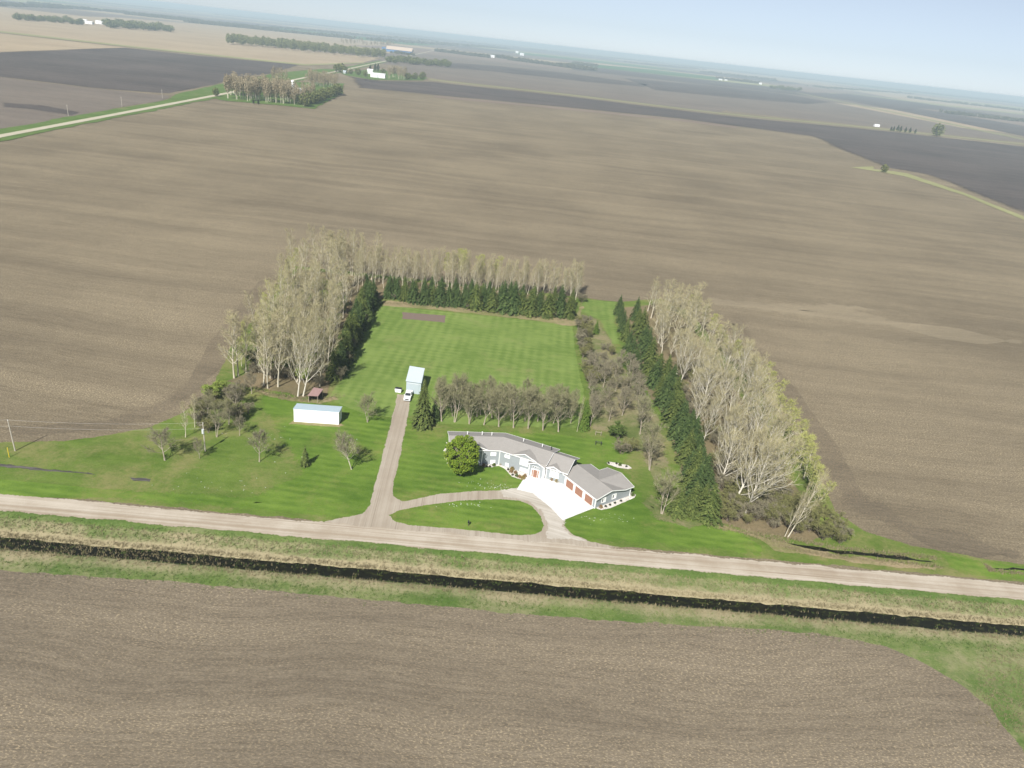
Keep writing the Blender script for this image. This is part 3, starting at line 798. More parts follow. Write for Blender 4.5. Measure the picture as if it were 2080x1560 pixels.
DE, DR = 2.9, 4.05
walls.prism([ST2(0.0, .3), ST2(11.95, .3), ST2(11.95, 11.75), ST2(3.3, 11.75), ST2(3.3, 9.0), ST2(0.0, 9.0)], 0, DE - .02)
walls.slab([V3(ST2(11.95, .3), DE - .02), V3(ST2(11.95, 9.2), DE - .02), V3(ST2(11.95, 4.75), DR - .18)], (-dD.x * .15, -dD.y * .15, 0))
walls.slab([V3(ST2(3.3, 11.75), DE - .02), V3(ST2(11.95, 11.75), DE - .02), V3(ST2(7.5, 11.75), DR - .18)], (-nD.x * .15, -nD.y * .15, 0))
d_ = lambda s, t, z: V3(ST2(s, t), z)
roof.slab([d_(-0.6, 0, DE), d_(12.5, 0, DE), d_(12.5, 4.75, DR), d_(-0.6, 4.75, DR)], TH)
roof.slab([d_(-0.6, 4.75, DR), d_(7.5, 4.75, DR), d_(2.75, 9.5, DE), d_(-0.6, 9.5, DE)], TH)
roof.slab([d_(7.5, 4.75, DR), d_(12.5, 4.75, DR), d_(12.5, 9.5, DE), d_(12.25, 9.5, DE)], TH)
roof.slab([d_(7.5, 4.75, DR), d_(12.25, 9.5, DE), d_(12.4, 12.3, DE), d_(7.5, 12.3, DR)], TH)
roof.slab([d_(7.5, 4.75, DR), d_(7.5, 12.3, DR), d_(2.75, 12.3, DE), d_(2.75, 9.5, DE)], TH)
fas(ST2(-0.6, 0), ST2(12.5, 0), DE, DE); fas(ST2(12.5, 0), ST2(12.5, 4.75), DE, DR); fas(ST2(12.5, 4.75), ST2(12.5, 9.5), DR, DE)
fas(ST2(12.45, 9.5), ST2(12.45, 12.3), DE, DE); fas(ST2(12.4, 12.3), ST2(7.5, 12.3), DE, DR); fas(ST2(7.5, 12.3), ST2(2.75, 12.3), DR, DE)
fas(ST2(2.75, 12.3), ST2(2.75, 9.5), DE, DE); fas(ST2(2.75, 9.5), ST2(-0.6, 9.5), DE, DE)
kid(walls, 'wall', M['siding'], HS)
roof_o = kid(roof, 'roof', M['shingle'], HS)
kid(fascia, 'fascia', M['trim'], roof_o)
# ridge caps
cap = MB()
for a, b, z in ((R0, R1, RHH), (R1, R2, RHH), (c0, c1, CR), (ST2(-.6, 4.75), ST2(12.5, 4.75), DR), (ST2(7.5, 4.75), ST2(7.5, 12.3), DR)):
    cap.tube([V3(a, z), V3(b, z)], [0.11, 0.11], 6)
kid(cap, 'ridge_cap', M['shingle'], roof_o)
# roof vents
for (p, zz, h) in ((R0.lerp(R1, .35) + nA * 2.0, 5.45, .5), (R0.lerp(R1, .62) + nA * 1.7, 5.55, .65), (R0.lerp(R1, .8) + nA * 1.7, 5.55, .5), (R1.lerp(R2, .35) + nB * 2.0, 5.45, .5), (R1.lerp(R2, .72) + nB * 2.2, 5.4, .5), (R1.lerp(R2, .9) + nB * 2.0, 5.45, .45)):
    q = MB(); q.tube([V3(p, zz - .2), V3(p, zz + h)], [.10, .10], 8, cap=True); q.tube([V3(p, zz + h), V3(p, zz + h + .1)], [.17, .17], 8, cap=True)
    kid(q, 'roof_vent', M['trim'] if h > .45 else M['dark'], roof_o)


def window(p, d, n_out, u, wd, z0, z1, pane='blind', slit=False, parent=HS):
    """p origin on the wall face, d along, n_out outwards; u = centre"""
    c = p + d * u
    rz = math.atan2(d.y, d.x)
    fr = MB(); hw = wd / 2; f = 0.13
    for (cu, cz, su, sz) in ((0, z0, wd + f, f), (0, z1, wd + f, f), (-hw, (z0 + z1) / 2, f, z1 - z0 - f), (hw, (z0 + z1) / 2, f, z1 - z0 - f)):
        q = c + d * cu + n_out * 0.05
        fr.box((q.x, q.y, cz), (su, 0.10, sz), rz)
    if wd > 1.3 or slit:
        q = c + n_out * 0.05; fr.box((q.x, q.y, (z0 + z1) / 2), (0.07, 0.08, z1 - z0 - f), rz)
    fo = kid(fr, 'window_frame', M['trim'], parent)
    pn = MB(); q = c + n_out * 0.02
    if slit:
        q1 = c - d * (hw / 2) + n_out * 0.02
        pn.box((q1.x, q1.y, (z0 + z1) / 2), (hw * 0.55, 0.03, (z1 - z0) * .8), rz, 1)
        q2 = c + d * (hw / 2) + n_out * 0.02
        pn.box((q2.x, q2.y, (z0 + z1) / 2), (hw - .05, 0.05, z1 - z0 - f), rz, 0)
        pn.box((q1.x, q1.y, (z0 + z1) / 2), (hw - .05, 0.02, z1 - z0 - f), rz, 0)
        kid(pn, 'pane', [M['blind'], M['glass']], fo)
    else:
        pn.box((q.x, q.y, (z0 + z1) / 2), (wd - f, 0.05, z1 - z0 - f), rz)
        kid(pn, 'pane', M[pane], fo)
    return fo


def u_at(p, d, x): return (x - p.x) / d.x


W1, W2 = wf[1], wf[2]
window(wf[0], dA, -nA, u_at(wf[0], dA, -2.75), 1.35, 2.75, 3.6)
window(wf[0], dA, -nA, u_at(wf[0], dA, -2.7), 1.15, .45, 1.35)
window(wf[0], dA, -nA, u_at(wf[0], dA, -8.6), 1.6, 2.6, 3.6)
window(W1, dB, -nB, u_at(W1, dB, .85), 1.35, 2.85, 3.6)
window(W1, dB, -nB, u_at(W1, dB, 1.0), .85, .45, 1.25)
window(W1, dB, -nB, u_at(W1, dB, 5.15), 2.1, 2.2, 3.85)
window(W1, dB, -nB, u_at(W1, dB, 5.3), 2.0, .4, 1.3)
cw = c0 - nC * 3.85
window(cw, dC, -nC, 2.15, 2.2, 1.15, 2.75)
ge = ST2(11.95, .3)
window(ge, nD, dD, 2.6, 1.25, 1.0, 2.2, slit=True)
window(ge, nD, dD, 6.0, 1.25, 1.0, 2.2, slit=True)
# three little square lights above the entry
for du in (-.62, 0, .62):
    q = ec + ed * (du - .15)
    b = MB(); rz = math.atan2(ed.y, ed.x); b.box((q.x - en.x * .04, q.y - en.y * .04, 2.98), (.46, .06, .5), rz)
    fo = kid(b, 'window_frame', M['trim'], HS)
    b = MB(); b.box((q.x - en.x * .08, q.y - en.y * .08, 2.98), (.30, .03, .32), rz); kid(b, 'pane', M['glass'], fo)
# entry door with sidelights
rz = math.atan2(ed.y, ed.x)
b = MB(); q = ec - ed * .1 - en * .03
b.box((q.x, q.y, 1.2), (2.3, .05, 2.4), rz); sur = kid(b, 'door_surround', M['trim'], HS)
b = MB(); q = ec - ed * .1 - en * .08; b.box((q.x, q.y, 1.12), (.98, .06, 2.16), rz); dr = kid(b, 'front_door', M['wood'], HS)
b = MB(); q = ec + ed * .28 - en * .14; b.box((q.x, q.y, 1.05), (.05, .06, .25), rz); kid(b, 'handle', M['dark'], dr)
for du in (-.86, .66):
    b = MB(); q = ec + ed * du - en * .08; b.box((q.x, q.y, 1.15), (.30, .05, 1.95), rz); kid(b, 'sidelight', M['wood'], HS)
# garage doors
gw = ST2(0, .3)
rz = math.atan2(dD.y, dD.x)
for u in (2.55, 6.0, 9.6):
    c = gw + dD * u - nD * .03
    b = MB(); b.box((c.x, c.y, 1.1), (2.7, .05, 2.2), rz); dd = kid(b, 'garage_door', M['wood'], HS)
    b = MB()
    for s_ in (-1.42, 1.42):
        q = c + dD * s_ - nD * .02; b.box((q.x, q.y, 1.17), (.14, .08, 2.34), rz)
    q = c - nD * .02; b.box((q.x, q.y, 2.28), (2.7, .08, .12), rz)
    kid(b, 'door_frame', M['trim'], dd)
# white corner boards
for p, z in ((wf[0] + dA * 7.9 - nA * .03, EH - .1), (W1, EH - .1), (cw + nC * .0, CE - .1), (ST2(11.95, .3), DE - .05), (ST2(11.95, 11.75), DE - .05), (ST2(4.15, .28), DE - .05), (ST2(7.9, .28), DE - .05), (ST2(.7, .28), DE - .05), (ec + ed * 1.85, 3.5), (ec - ed * 1.85, 3.5), (W2, 3.6)):
    cb = MB(); cb.box((p.x, p.y, z / 2), (.2, .2, z), rz); kid(cb, 'corner_board', M['trim'], HS)

# ------------------------------------------------------------------ outbuildings
def shed(name, label, cat, foot, hz, wall_m, roof_m, ov=0.25, cat_roof='roof', base=True):
    """foot: SW, SE, NE, NW corners; hz: roof height at the four corners"""
    cx = sum(p[0] for p in foot) / 4; cy = sum(p[1] for p in foot) / 4
    r = empty(name, (cx, cy, 0)); tag(r, label, cat)
    b = MB(); n = 4
    lo = [V3(p, 0) for p in foot]; hi = [V3(p, h - .02) for p, h in zip(foot, hz)]
    b.v = [tuple(q) for q in lo + hi]
    b.f = [(3, 2, 1, 0), (4, 5, 6, 7)] + [(i, (i + 1) % 4, 4 + (i + 1) % 4, 4 + i) for i in range(4)]
    b.mi = [0] * 6
    kid(b, 'wall', wall_m, r)
    b = MB()
    big = [Vector(p) + (Vector(p) - Vector((cx, cy))).normalized() * ov * 1.4 for p in foot]
    b.slab([V3(p, h + .10) for p, h in zip(big, hz)], (0, 0, -.10))
    ro = kid(b, 'roof', roof_m, r)
    return r, ro


barn, barn_roof = shed('metal_barn', 'tall pale blue metal barn with white sloping roof at the end of the driveway', 'barn', [(-31.2, 197.7), (-26.8, 197.4), (-27.2, 205.4), (-31.6, 206.0)], (3.9, 3.9, 4.9, 4.9), M['blue_metal'], M['metal_roof'])
b = MB()
b.box((-29.0, 197.5, 1.6), (3.2, .08, 3.1), -.06); dd = kid(b, 'sliding_door', M['blue_metal'], barn)
b = MB(); b.box((-29.0, 197.5, 3.25), (3.8, .14, .12), -.06); kid(b, 'door_track', M['grey_metal'], barn)
sh, sh_roof = shed('long_shed', 'long low white metal shed with pale blue roof on the left lawn', 'shed', [(-57.0, 172.8), (-45.15, 173.8), (-45.3, 177.5), (-57.1, 176.5)], (3.85, 3.85, 3.6, 3.6), M['white_metal'], M['shed_roof'], 0.12)
b = MB()
for z_ in (3.66,): b.slab([(-57.05, 172.70, z_), (-45.15, 173.70, z_), (-45.15, 173.70, z_ - .12), (-57.05, 172.70, z_ - .12)], (0, -.06, 0))
kid(b, 'gutter', M['trim'], sh_roof)
b = MB(); b.box((-52.9, 173.08, 1.0), (1.0, .06, 2.0), .084); kid(b, 'door', M['white_metal'], sh)

ln = empty('open_shelter', (-55.2, 186.8, 0)); tag(ln, 'small open wooden shelter with rusty red roof at the foot of the bare grove', 'shelter')
b = MB(); b.slab([(-56.8, 184.5, 2.25), (-53.9, 184.8, 2.25), (-53.5, 188.7, 2.75), (-56.3, 189.0, 2.75)], (0, 0, -.08)); kid(b, 'roof', M['rust_roof'], ln)
for (x, y, h) in ((-56.6, 184.8, 2.2), (-54.1, 185.0, 2.2), (-53.7, 188.4, 2.65), (-56.1, 188.7, 2.65)):
    b = MB(); b.tube([Vector((x, y, 0)), Vector((x, y, h))], [.09, .08], 6, cap=True); kid(b, 'post', M['old_wood'], ln)
b = MB(); b.slab([(-56.1, 188.65, .1), (-53.7, 188.35, .1), (-53.7, 188.35, 2.5), (-56.1, 188.65, 2.5)], (0, .06, 0)); b.slab([(-56.6, 185.4, .1), (-56.1, 188.6, .1), (-56.1, 188.6, 2.4), (-56.6, 185.4, 2.1)], (-.06, 0, 0)); kid(b, 'back_boards', M['dark_wood'], ln)

# ------------------------------------------------------------------ pickup
x0, y0 = G(826, 817)
x1, y1 = G(831.5, 800.5)
pk = empty('pickup_truck', ((x0 + x1) / 2, (y0 + y1) / 2 + .2, .07), math.atan2(y1 - y0, x1 - x0) + math.pi)
tag(pk, 'white pickup truck parked nose towards the house on the gravel in front of the barn', 'truck')


def part(mb, name, mat, parent, smooth=False): return mb.build(name, mat, parent, smooth)


def profile_solid(prof_, hw, taper=None):
    b = MB(); n = len(prof_)
    for sgn in (-1, 1):
        for i, (x, z) in enumerate(prof_):
            wv = hw if taper is None else taper[i]
            b.v.append((x, sgn * wv, z))
    b.f.append(tuple(range(n))); b.f.append(tuple(n + i for i in reversed(range(n))))
    for i in range(n):
        j = (i + 1) % n
        b.f.append((i, n + i, n + j, j))
    b.mi = [0] * len(b.f)
    return b


def soften(o, w=0.05):
    md = o.modifiers.new('bevel', 'BEVEL'); md.width = w; md.segments = 2; md.limit_method = 'ANGLE'
    for p in o.data.polygons: p.use_smooth = False
    return o


bd = profile_solid([(2.75, .35), (2.80, .75), (2.65, 1.05), (1.15, 1.18), (.2, 1.18), (-1.05, 1.18), (-1.05, .62), (-2.7, .62), (-2.75, .35)], .98)
soften(part(bd, 'body', M['paint'], pk), .06)
cb_ = profile_solid([(1.2, 1.12), (.45, 1.80), (-.85, 1.84), (-1.08, 1.12)], .95, [.93, .78, .78, .90])
soften(part(cb_, 'cab', M['paint'], pk), .06)
b = MB()
for s_ in (-1, 1): b.box((-1.9, s_ * .93, .90), (1.72, .10, .56))
b.box((-2.72, 0, .90), (.08, 1.95, .56)); part(b, 'cargo_bed', M['paint'], pk)
b = MB(); b.box((-1.9, 0, .64), (1.6, 1.7, .03)); part(b, 'bed_liner', M['dark'], pk)
b = MB(); b.face([(1.17, -.82, 1.19), (1.17, .82, 1.19), (.53, .72, 1.77), (.53, -.72, 1.77)]); part(b, 'windshield', M['glass'], pk)
b = MB(); b.face([(-1.09, .78, 1.24), (-1.09, -.78, 1.24), (-.91, -.70, 1.74), (-.91, .70, 1.74)]); part(b, 'rear_window', M['glass'], pk)
for s_ in (-1, 1):
    b = MB(); q = [(.95, .925 * s_, 1.24), (.40, .81 * s_, 1.74), (-.78, .81 * s_, 1.76), (-.92, .91 * s_, 1.24)]
    b.face(q if s_ < 0 else q[::-1]); part(b, 'side_window', M['glass'], pk)
    b = MB(); b.box((.85, s_ * 1.08, 1.28), (.14, .2, .18)); part(b, 'mirror', M['paint'], pk)
    b = MB(); b.box((2.76, s_ * .72, .88), (.10, .36, .2)); part(b, 'headlight', M['lamp'], pk)
b = MB(); b.box((2.80, 0, .82), (.06, 1.0, .3)); part(b, 'grille', M['dark'], pk)
b = MB(); b.box((2.86, 0, .52), (.12, 1.9, .22)); part(b, 'bumper', M['grey_metal'], pk)
for wx in (1.75, -1.75):
    for s_ in (-1, 1):
        b = MB(); b.tube([Vector((wx, s_ * .76, .37)), Vector((wx, s_ * 1.0, .37))], [.38, .38], 16, cap=True)
        wo = part(b, 'wheel', M['tyre'], pk)
        b = MB(); b.tube([Vector((wx, s_ * .99, .37)), Vector((wx, s_ * 1.015, .37))], [.22, .22], 12, cap=True); part(b, 'rim', M['grey_metal'], wo)

# white bin beside the truck
bx, by = G(809, 797)
bn = empty('storage_bin', (bx, by, 0.05), -.08); tag(bn, 'small white metal bin with dark lid beside the driveway end', 'bin')
b = MB(); b.v = [(-.85, -.5, .12), (.85, -.5, .12), (.85, .5, .12), (-.85, .5, .12), (-.98, -.58, 1.15), (.98, -.58, 1.15), (.98, .62, 1.25), (-.98, .62, 1.25)]
b.f = [(3, 2, 1, 0), (4, 5, 6, 7), (0, 1, 5, 4), (1, 2, 6, 5), (2, 3, 7, 6), (3, 0, 4, 7)]; b.mi = [0] * 6
part(b, 'body', M['paint'], bn)
b = MB(); b.slab([(-1.0, -.3, 1.25), (1.0, -.3, 1.25), (1.0, .68, 1.36), (-1.0, .68, 1.36)], (0, 0, -.07)); part(b, 'lid', M['dark'], bn)
for x in (-.7, .7):
    b = MB(); b.tube([Vector((x, -.45, .1)), Vector((x, .45, .1))], [.09, .09], 8, cap=True); part(b, 'skid', M['dark'], bn)

# mailbox on the island, two frames behind the house, marker post
mx, my = G(951.5, 1068.5)
mbx = empty('mailbox', (mx, my, .09)); tag(mbx, 'small dark mailbox on a post on the teardrop lawn by the road', 'mailbox')
b = MB(); b.tube([Vector((0, 0, 0)), Vector((-.05, 0, 1.0))], [.09, .09], 6, cap=True); part(b, 'post', M['dark_wood'], mbx)
b = MB(); b.box((-.05, 0, 1.0), (.34, .62, .22)); b.tube([Vector((-.05, -.31, 1.11)), Vector((-.05, .31, 1.11))], [.17, .17], 10, cap=True); part(b, 'box', M['dark'], mbx)
b = MB(); b.box((.15, .1, 1.25), (.03, .06, .3)); part(b, 'flag', M['rust_roof'], mbx)
for i, (px, py, lb) in enumerate(((1215, 904, 'dark timber frame standing on the grass behind the garage'), (1215, 884, 'weathered low frame at the edge of the dry grass behind the house'))):
    fx, fy = G(px, py)
    fr = empty('timber_frame', (fx, fy, .03)); tag(fr, lb, 'frame', 'timber frames behind the house')
    mt = M['dark'] if i == 0 else M['old_wood']
    for x in (-.75, .75):
        for y in (-.3, .3):
            b = MB(); b.tube([Vector((x, y, 0)), Vector((x, y * .4, 1.25))], [.06, .06], 5, cap=True); part(b, 'leg', mt, fr)
    b = MB(); b.tube([Vector((-.95, 0, .95)), Vector((.95, 0, .95))], [.08, .08], 5, cap=True); part(b, 'crossbar', mt, fr)
fx, fy = G(19, 929)
yp = empty('marker_post', (fx, fy, 0)); tag(yp, 'yellow utility marker post in the grass at the left edge', 'marker post')
b = MB(); b.tube([Vector((0, 0, 0)), Vector((0, 0, 2.5))], [.09, .09], 8, cap=True); part(b, 'post', M['yellow'], yp)
b = MB(); b.tube([Vector((0, 0, 2.5)), Vector((0, 0, 2.62))], [.11, .05], 8, cap=True); part(b, 'cap', M['yellow'], yp)


# ------------------------------------------------------------------ power line
def power_pole(px, py, h, lean, label, transformer=False, r=.16):
    x, y = G(px, py)
    p = empty('utility_pole', (x, y, 0)); tag(p, label, 'utility pole', 'utility poles along the near road')
    b = MB(); b.tube([Vector((0, 0, -.3)), Vector((lean * h, 0, h))], [r, r * .65], 8, cap=True); part(b, 'pole', M['pole'], p)
    b = MB(); b.tube([Vector((lean * h, 0, h)), Vector((lean * h, 0, h + .25))], [.07, .05], 6, cap=True); part(b, 'insulator', M['trim'], p)
    if transformer:
        b = MB(); b.tube([Vector((lean * h, -.34, h - 2.6)), Vector((lean * h, -.34, h - 1.5))], [.29, .29], 10, cap=True); part(b, 'transformer', M['grey_metal'], p)
        b = MB(); b.tube([Vector((lean * h - .9, -.05, h - .6)), Vector((lean * h + .1, -.05, h - .3))], [.06, .06], 5, cap=True); part(b, 'crossarm', M['pole'], p)
    return Vector((x + lean * h, y, h))


t1 = power_pole(31, 916, 8.0, -.03, 'plain wooden utility pole at the left edge of the photo')
t2 = power_pole(417, 917, 7.8, -.0, 'wooden utility pole with grey transformer beside the small bare trees', True)
t0 = t1 + (t1 - t2)


def wire(a, b_, drop, label):
    b = MB(); pts = []
    for i in range(17):
        f = i / 16; p = a.lerp(b_, f); p.z -= 4 * .7 * f * (1 - f); pts.append(p + Vector((0, 0, -drop)))
    b.tube(pts, [.013] * 17, 4); o = b.build('power_wire', M['wire']); tag(o, label, 'wire', 'wires of the power line')


wire(t1, t2, -.2, 'upper wire strung between the two near poles'); wire(t1, t2, 1.4, 'lower wire strung between the two near poles')
wire(t0, t1, -.2, 'upper wire leaving the photo to the left of the plain pole'); wire(t0, t1, 1.4, 'lower wire leaving the photo to the left of the plain pole')
for i, (px, py, lb) in enumerate(((139, 236, 'thin pole beside the dark ploughed strip by the side road, nearest of the far poles'), (248, 217, 'thin pole at the green verge corner of the side road, middle of the far poles'), (330, 200, 'thin pole by the side road, farthest one before the grove'))):
    x, y = G(px, py); b = MB(); b.tube([Vector((x, y, 0)), Vector((x, y, 9.5))], [.22, .16], 6, cap=True); b.tube([Vector((x - .9, y, 8.7)), Vector((x + .9, y, 8.7))], [.09, .09], 4, cap=True)
    tag(b.build('utility_pole', M['pole']), lb, 'utility pole', 'far poles along the side road')


# ------------------------------------------------------------------ tree builders
def rv(r, s=1.0): return Vector((r.uniform(-1, 1), r.uniform(-1, 1), r.uniform(-1, 1))) * s


def bent(r, p, d, L, n, curl, up):
    pts = [p.copy()]; d = d.normalized()
    for i in range(n):
        d = (d + rv(r, curl) + Vector((0, 0, up))).normalized(); p = p + d * (L / n); pts.append(p.copy())
    return pts


def leafq(mb, p, r, s, flat=0.0, asp=0.6):
    a = rv(r); a.z *= (1 - flat)
    if a.length < 1e-3: a = Vector((1, 0, 0))
    a.normalize(); b = a.cross(rv(r)); 
    if b.length < 1e-3: b = Vector((0, 0, 1))
    b.normalize(); a = a * s; b = b * (s * asp)
    mb.face([p - a, p + b, p + a, p - b])


def twig(mb, p, d, L, wd, r):
    d = d.normalized(); sdir = d.cross(rv(r)); 
    if sdir.length < 1e-3: sdir = Vector((1, 0, 0))
    sdir = sdir.normalized() * wd
    e = p + d * L
    mb.face([p - sdir, p + sdir, e + sdir * .35, e - sdir * .35])
    return e


def bare_tree(seed, H, spread, limbs=22, first=.28, up=1.1, r0=.26, subs=7, twigs=6, tl=1.0, tw=.03, buds=1200, bs=.11, stems=1, lean=0.0, fork=0, crown_pow=.75, limb_up=.10):
    """returns (trunk MB, crown MB)"""
    r = random.Random(seed); T = MB(); C = MB(); ends = []
    for st in range(stems):
        ang = r.uniform(0, 6.28); ln_ = lean * (1 if stems == 1 else r.uniform(.5, 1.2))
        base = Vector((math.cos(ang), math.sin(ang), 0)) * (0.12 * (stems > 1) * r.uniform(.5, 2))
        d = Vector((math.cos(ang) * ln_, math.sin(ang) * ln_, 1)).normalized()
        hh = H * (1 if stems == 1 else r.uniform(.7, 1.0))
        tp = bent(r, base, d, hh * .97, 9, .055, .03)
        rr = r0 * (1 if stems == 1 else .62)
        T.tube(tp, [rr * (1 - .93 * (i / 9) ** .8) * (1.25 if i == 0 else 1) for i in range(10)], 6)

        def at(f):
            k = min(8, int(f * 9)); return tp[k].lerp(tp[k + 1], f * 9 - k)
        az = r.uniform(0, 6.28)
        nl = max(3, limbs // stems)
        for i in range(nl):
            f = first + (1 - first) * ((i + r.random()) / nl) * .97
            az += 2.4 + r.uniform(-.4, .4)
            p = at(f); g_ = (f - first) / (1 - first)
            L = spread * (1 - g_) ** crown_pow * r.uniform(.75, 1.15) + .07 * H * r.uniform(.5, 1)
            d = Vector((math.cos(az), math.sin(az), up * r.uniform(.7, 1.35))).normalized()
            lp = bent(r, p, d, L, 5, .12, limb_up)
            lr = max(.022, rr * .42 * (1 - .65 * g_) * min(1, L / spread + .2))
            T.tube(lp, [lr, lr * .85, lr * .65, lr * .48, lr * .32, lr * .15], 4)
            for k in range(subs):
                q = r.uniform(.22, 1.0); s_ = min(4, int(q * 5)); sp0 = lp[s_].lerp(lp[s_ + 1], q * 5 - s_)
                dd = (lp[s_ + 1] - lp[s_]).normalized()
                sd_ = (dd + rv(r, .85) + Vector((0, 0, .25))).normalized()
                sL = L * r.uniform(.22, .45) * (1.15 - .5 * q) + .3
                sp_ = bent(r, sp0, sd_, sL, 3, .16, .06)
                sr = max(.017, lr * .36)
                T.tube(sp_, [sr, sr * .8, sr * .6, sr * .35], 3)
                for t in range(twigs):
                    q2 = r.uniform(.15, 1); s2 = min(2, int(q2 * 3)); tp0 = sp_[s2].lerp(sp_[s2 + 1], q2 * 3 - s2)
                    td = ((sp_[s2 + 1] - sp_[s2]).normalized() + rv(r, .8) + Vector((0, 0, .15)))
                    e = twig(C, tp0, td, tl * r.uniform(.5, 1.2), tw, r); ends.append((tp0, e))
        for k in range(twigs * 3):
            e = twig(C, at(r.uniform(.75, 1)), Vector((0, 0, 1)) + rv(r, .6), tl, tw, r); ends.append((at(.95), e))
    for i in range(buds):
        a, e = r.choice(ends); leafq(C, a.lerp(e, r.uniform(.3, 1.05)) + rv(r, .12), r, bs * r.uniform(.6, 1.3))
    return T, C


def spruce(seed, H, Rb, dens=1.0, narrow=False, gappy=0.0):
    r = random.Random(seed); T = MB(); C = MB()
    T.tube([Vector((0, 0, -.1)), Vector((0, 0, H * .5)), Vector((0, 0, H))], [.022 * H * .8, .012 * H, .012], 6)
    # dim inner mass keeps the crown from being see-through
    lob = [r.uniform(.8, 1.15) for _ in range(9)]
    ring = []
    for zf, rf in ((.05, .50), (.3, .42), (.6, .24), (.9, .05)):
        ring.append([Vector((math.cos(2 * math.pi * k / 9) * Rb * rf * lob[k], math.sin(2 * math.pi * k / 9) * Rb * rf * lob[k], zf * H)) for k in range(9)])
    for a in range(3):
        for k in range(9): C.face([ring[a][k], ring[a][(k + 1) % 9], ring[a + 1][(k + 1) % 9], ring[a + 1][k]])
    z = .035 * H; az = 0
    while z < H * .985:
        f = z / H
        base_r = Rb * (1 - f) ** (.8 if not narrow else .55) * (1 if f > .08 else .75 + f * 3)
        nb = max(4, int((5 + 8 * (1 - f)) * dens)); az += .7
        for k in range(nb):
            if r.random() < gappy: continue
            a = az + 2 * math.pi * k / nb + r.uniform(-.25, .25)
            L = base_r * r.uniform(.72, 1.14) + .12
            dr = Vector((math.cos(a), math.sin(a), 0)); sd_ = Vector((-dr.y, dr.x, 0))
            p0 = Vector((0, 0, z + r.uniform(-.1, .1)))
            droop = .42 + .30 * (1 - f)
            seg = 4 if L > .9 else 2
            for j in range(seg):
                q0 = (j + .25) / seg; q1 = min(1.12, (j + 1.5) / seg)
                def pt(q): return p0 + dr * (L * q) + Vector((0, 0, .16 * L * math.sin(q * 2.2) - droop * L * q * q * .75))
                a0, a1 = pt(q0), pt(q1)
                wd = (.18 + .15 * L) * (1.05 - .45 * q0) * r.uniform(.8, 1.2)
                tl_ = r.uniform(-.5, .5) * wd
                C.face([a0, (a0 + a1) / 2 + sd_ * wd + Vector((0, 0, tl_ - .12 * wd)), a1, (a0 + a1) / 2 - sd_ * wd + Vector((0, 0, -tl_ - .12 * wd))])
                if L > .7:
                    for sg in (-1, 1):
                        b0 = a0.lerp(a1, r.uniform(.2, .6)); e = b0 + (sd_ * sg * .8 + dr * .75) * (wd * 1.35) + Vector((0, 0, -.25 * wd))
                        n_ = (sd_ * -sg * .5 + dr).normalized() * wd * .4
                        C.face([b0 - n_, e, b0 + n_ + Vector((0, 0, .05))])
        z += (.38 + .16 * (1 - f)) * (H / 10) ** .5
    for k in range(6): twig(C, Vector((0, 0, H * .95)), Vector((0, 0, 1)) + rv(r, .35), H * .05, .06, r)
    return T, C


def leafy(seed, H, Rx, clumps, per, ls, z0=.14, clr=.9):
    r = random.Random(seed); T = MB(); C = MB()
    tp = bent(r, Vector((0, 0, -.1)), Vector((0, 0, 1)), H * .75, 6, .05, .05)
    T.tube(tp, [.24, .2, .17, .13, .10, .06, .03], 7)
    cz = H * (z0 + 1) / 2; hz = H * (1 - z0) / 2
    for i in range(clumps):
        th = r.uniform(0, 2 * math.pi); u = r.uniform(-1, 1); rad = r.uniform(.55, 1.0) ** .5
        k = math.sqrt(1 - u * u); lob = 1 + .16 * mnoise.noise(Vector((math.cos(th) * 1.5, math.sin(th) * 1.5, u * 2 + seed)))
        c = Vector((math.cos(th) * k * Rx * rad * lob, math.sin(th) * k * Rx * rad * lob, cz + u * hz * rad * lob))
        if c.z > cz: c.x *= .95
        rr = clr * r.uniform(.6, 1.15)
        if i % 3 == 0: T.tube([Vector((0, 0, max(H * .18, c.z - hz * .8))), c.lerp(Vector((0, 0, c.z)), .5) - Vector((0, 0, .4)), c], [.06, .04, .015], 4)
        for j in range(per):
            v = rv(r)
            while v.length > 1: v = rv(r)
            v.z *= .7
            leafq(C, c + v * rr, r, ls * r.uniform(.7, 1.25), .35)
    return T, C


PROTO = {}


def proto(name, tc, bark, crown):
    T, C = tc
    PROTO[name] = (T.mesh(name + '_trunk', M[bark], True), C.mesh(name + '_crown', M[crown]))


for i in range(6): proto('poplar%d' % i, bare_tree(100 + i, 20, 4.0, limbs=24, first=.18, up=1.3, r0=.21, subs=7, twigs=6, tl=1.2, tw=.022, buds=350, bs=.10, lean=.07), 'bark_pale', 'twig_pale')
for i in range(2): proto('limepoplar%d' % i, bare_tree(120 + i, 18, 3.4, limbs=26, first=.2, up=1.4, r0=.22, subs=7, twigs=6, tl=1.1, tw=.022, buds=1400, bs=.12, lean=.07), 'bark_pale', 'twig_lime')
for i in range(4): proto('cottonwood%d' % i, bare_tree(140 + i, 18, 7.5, limbs=24, first=.14, up=.95, r0=.30, subs=10, twigs=7, tl=1.4, tw=.023, buds=800, bs=.11, lean=.16, limb_up=.13, crown_pow=.55), 'bark_white', 'twig_pale')
for i in range(5): proto('maple%d' % i, bare_tree(160 + i, 12, 5.0, limbs=20, first=.20, up=1.25, r0=.2, subs=10, twigs=9, tl=1.0, tw=.022, buds=1300, bs=.10, stems=1 + (i % 3), lean=.12, crown_pow=.5, limb_up=.12), 'bark_grey', 'twig_brown')
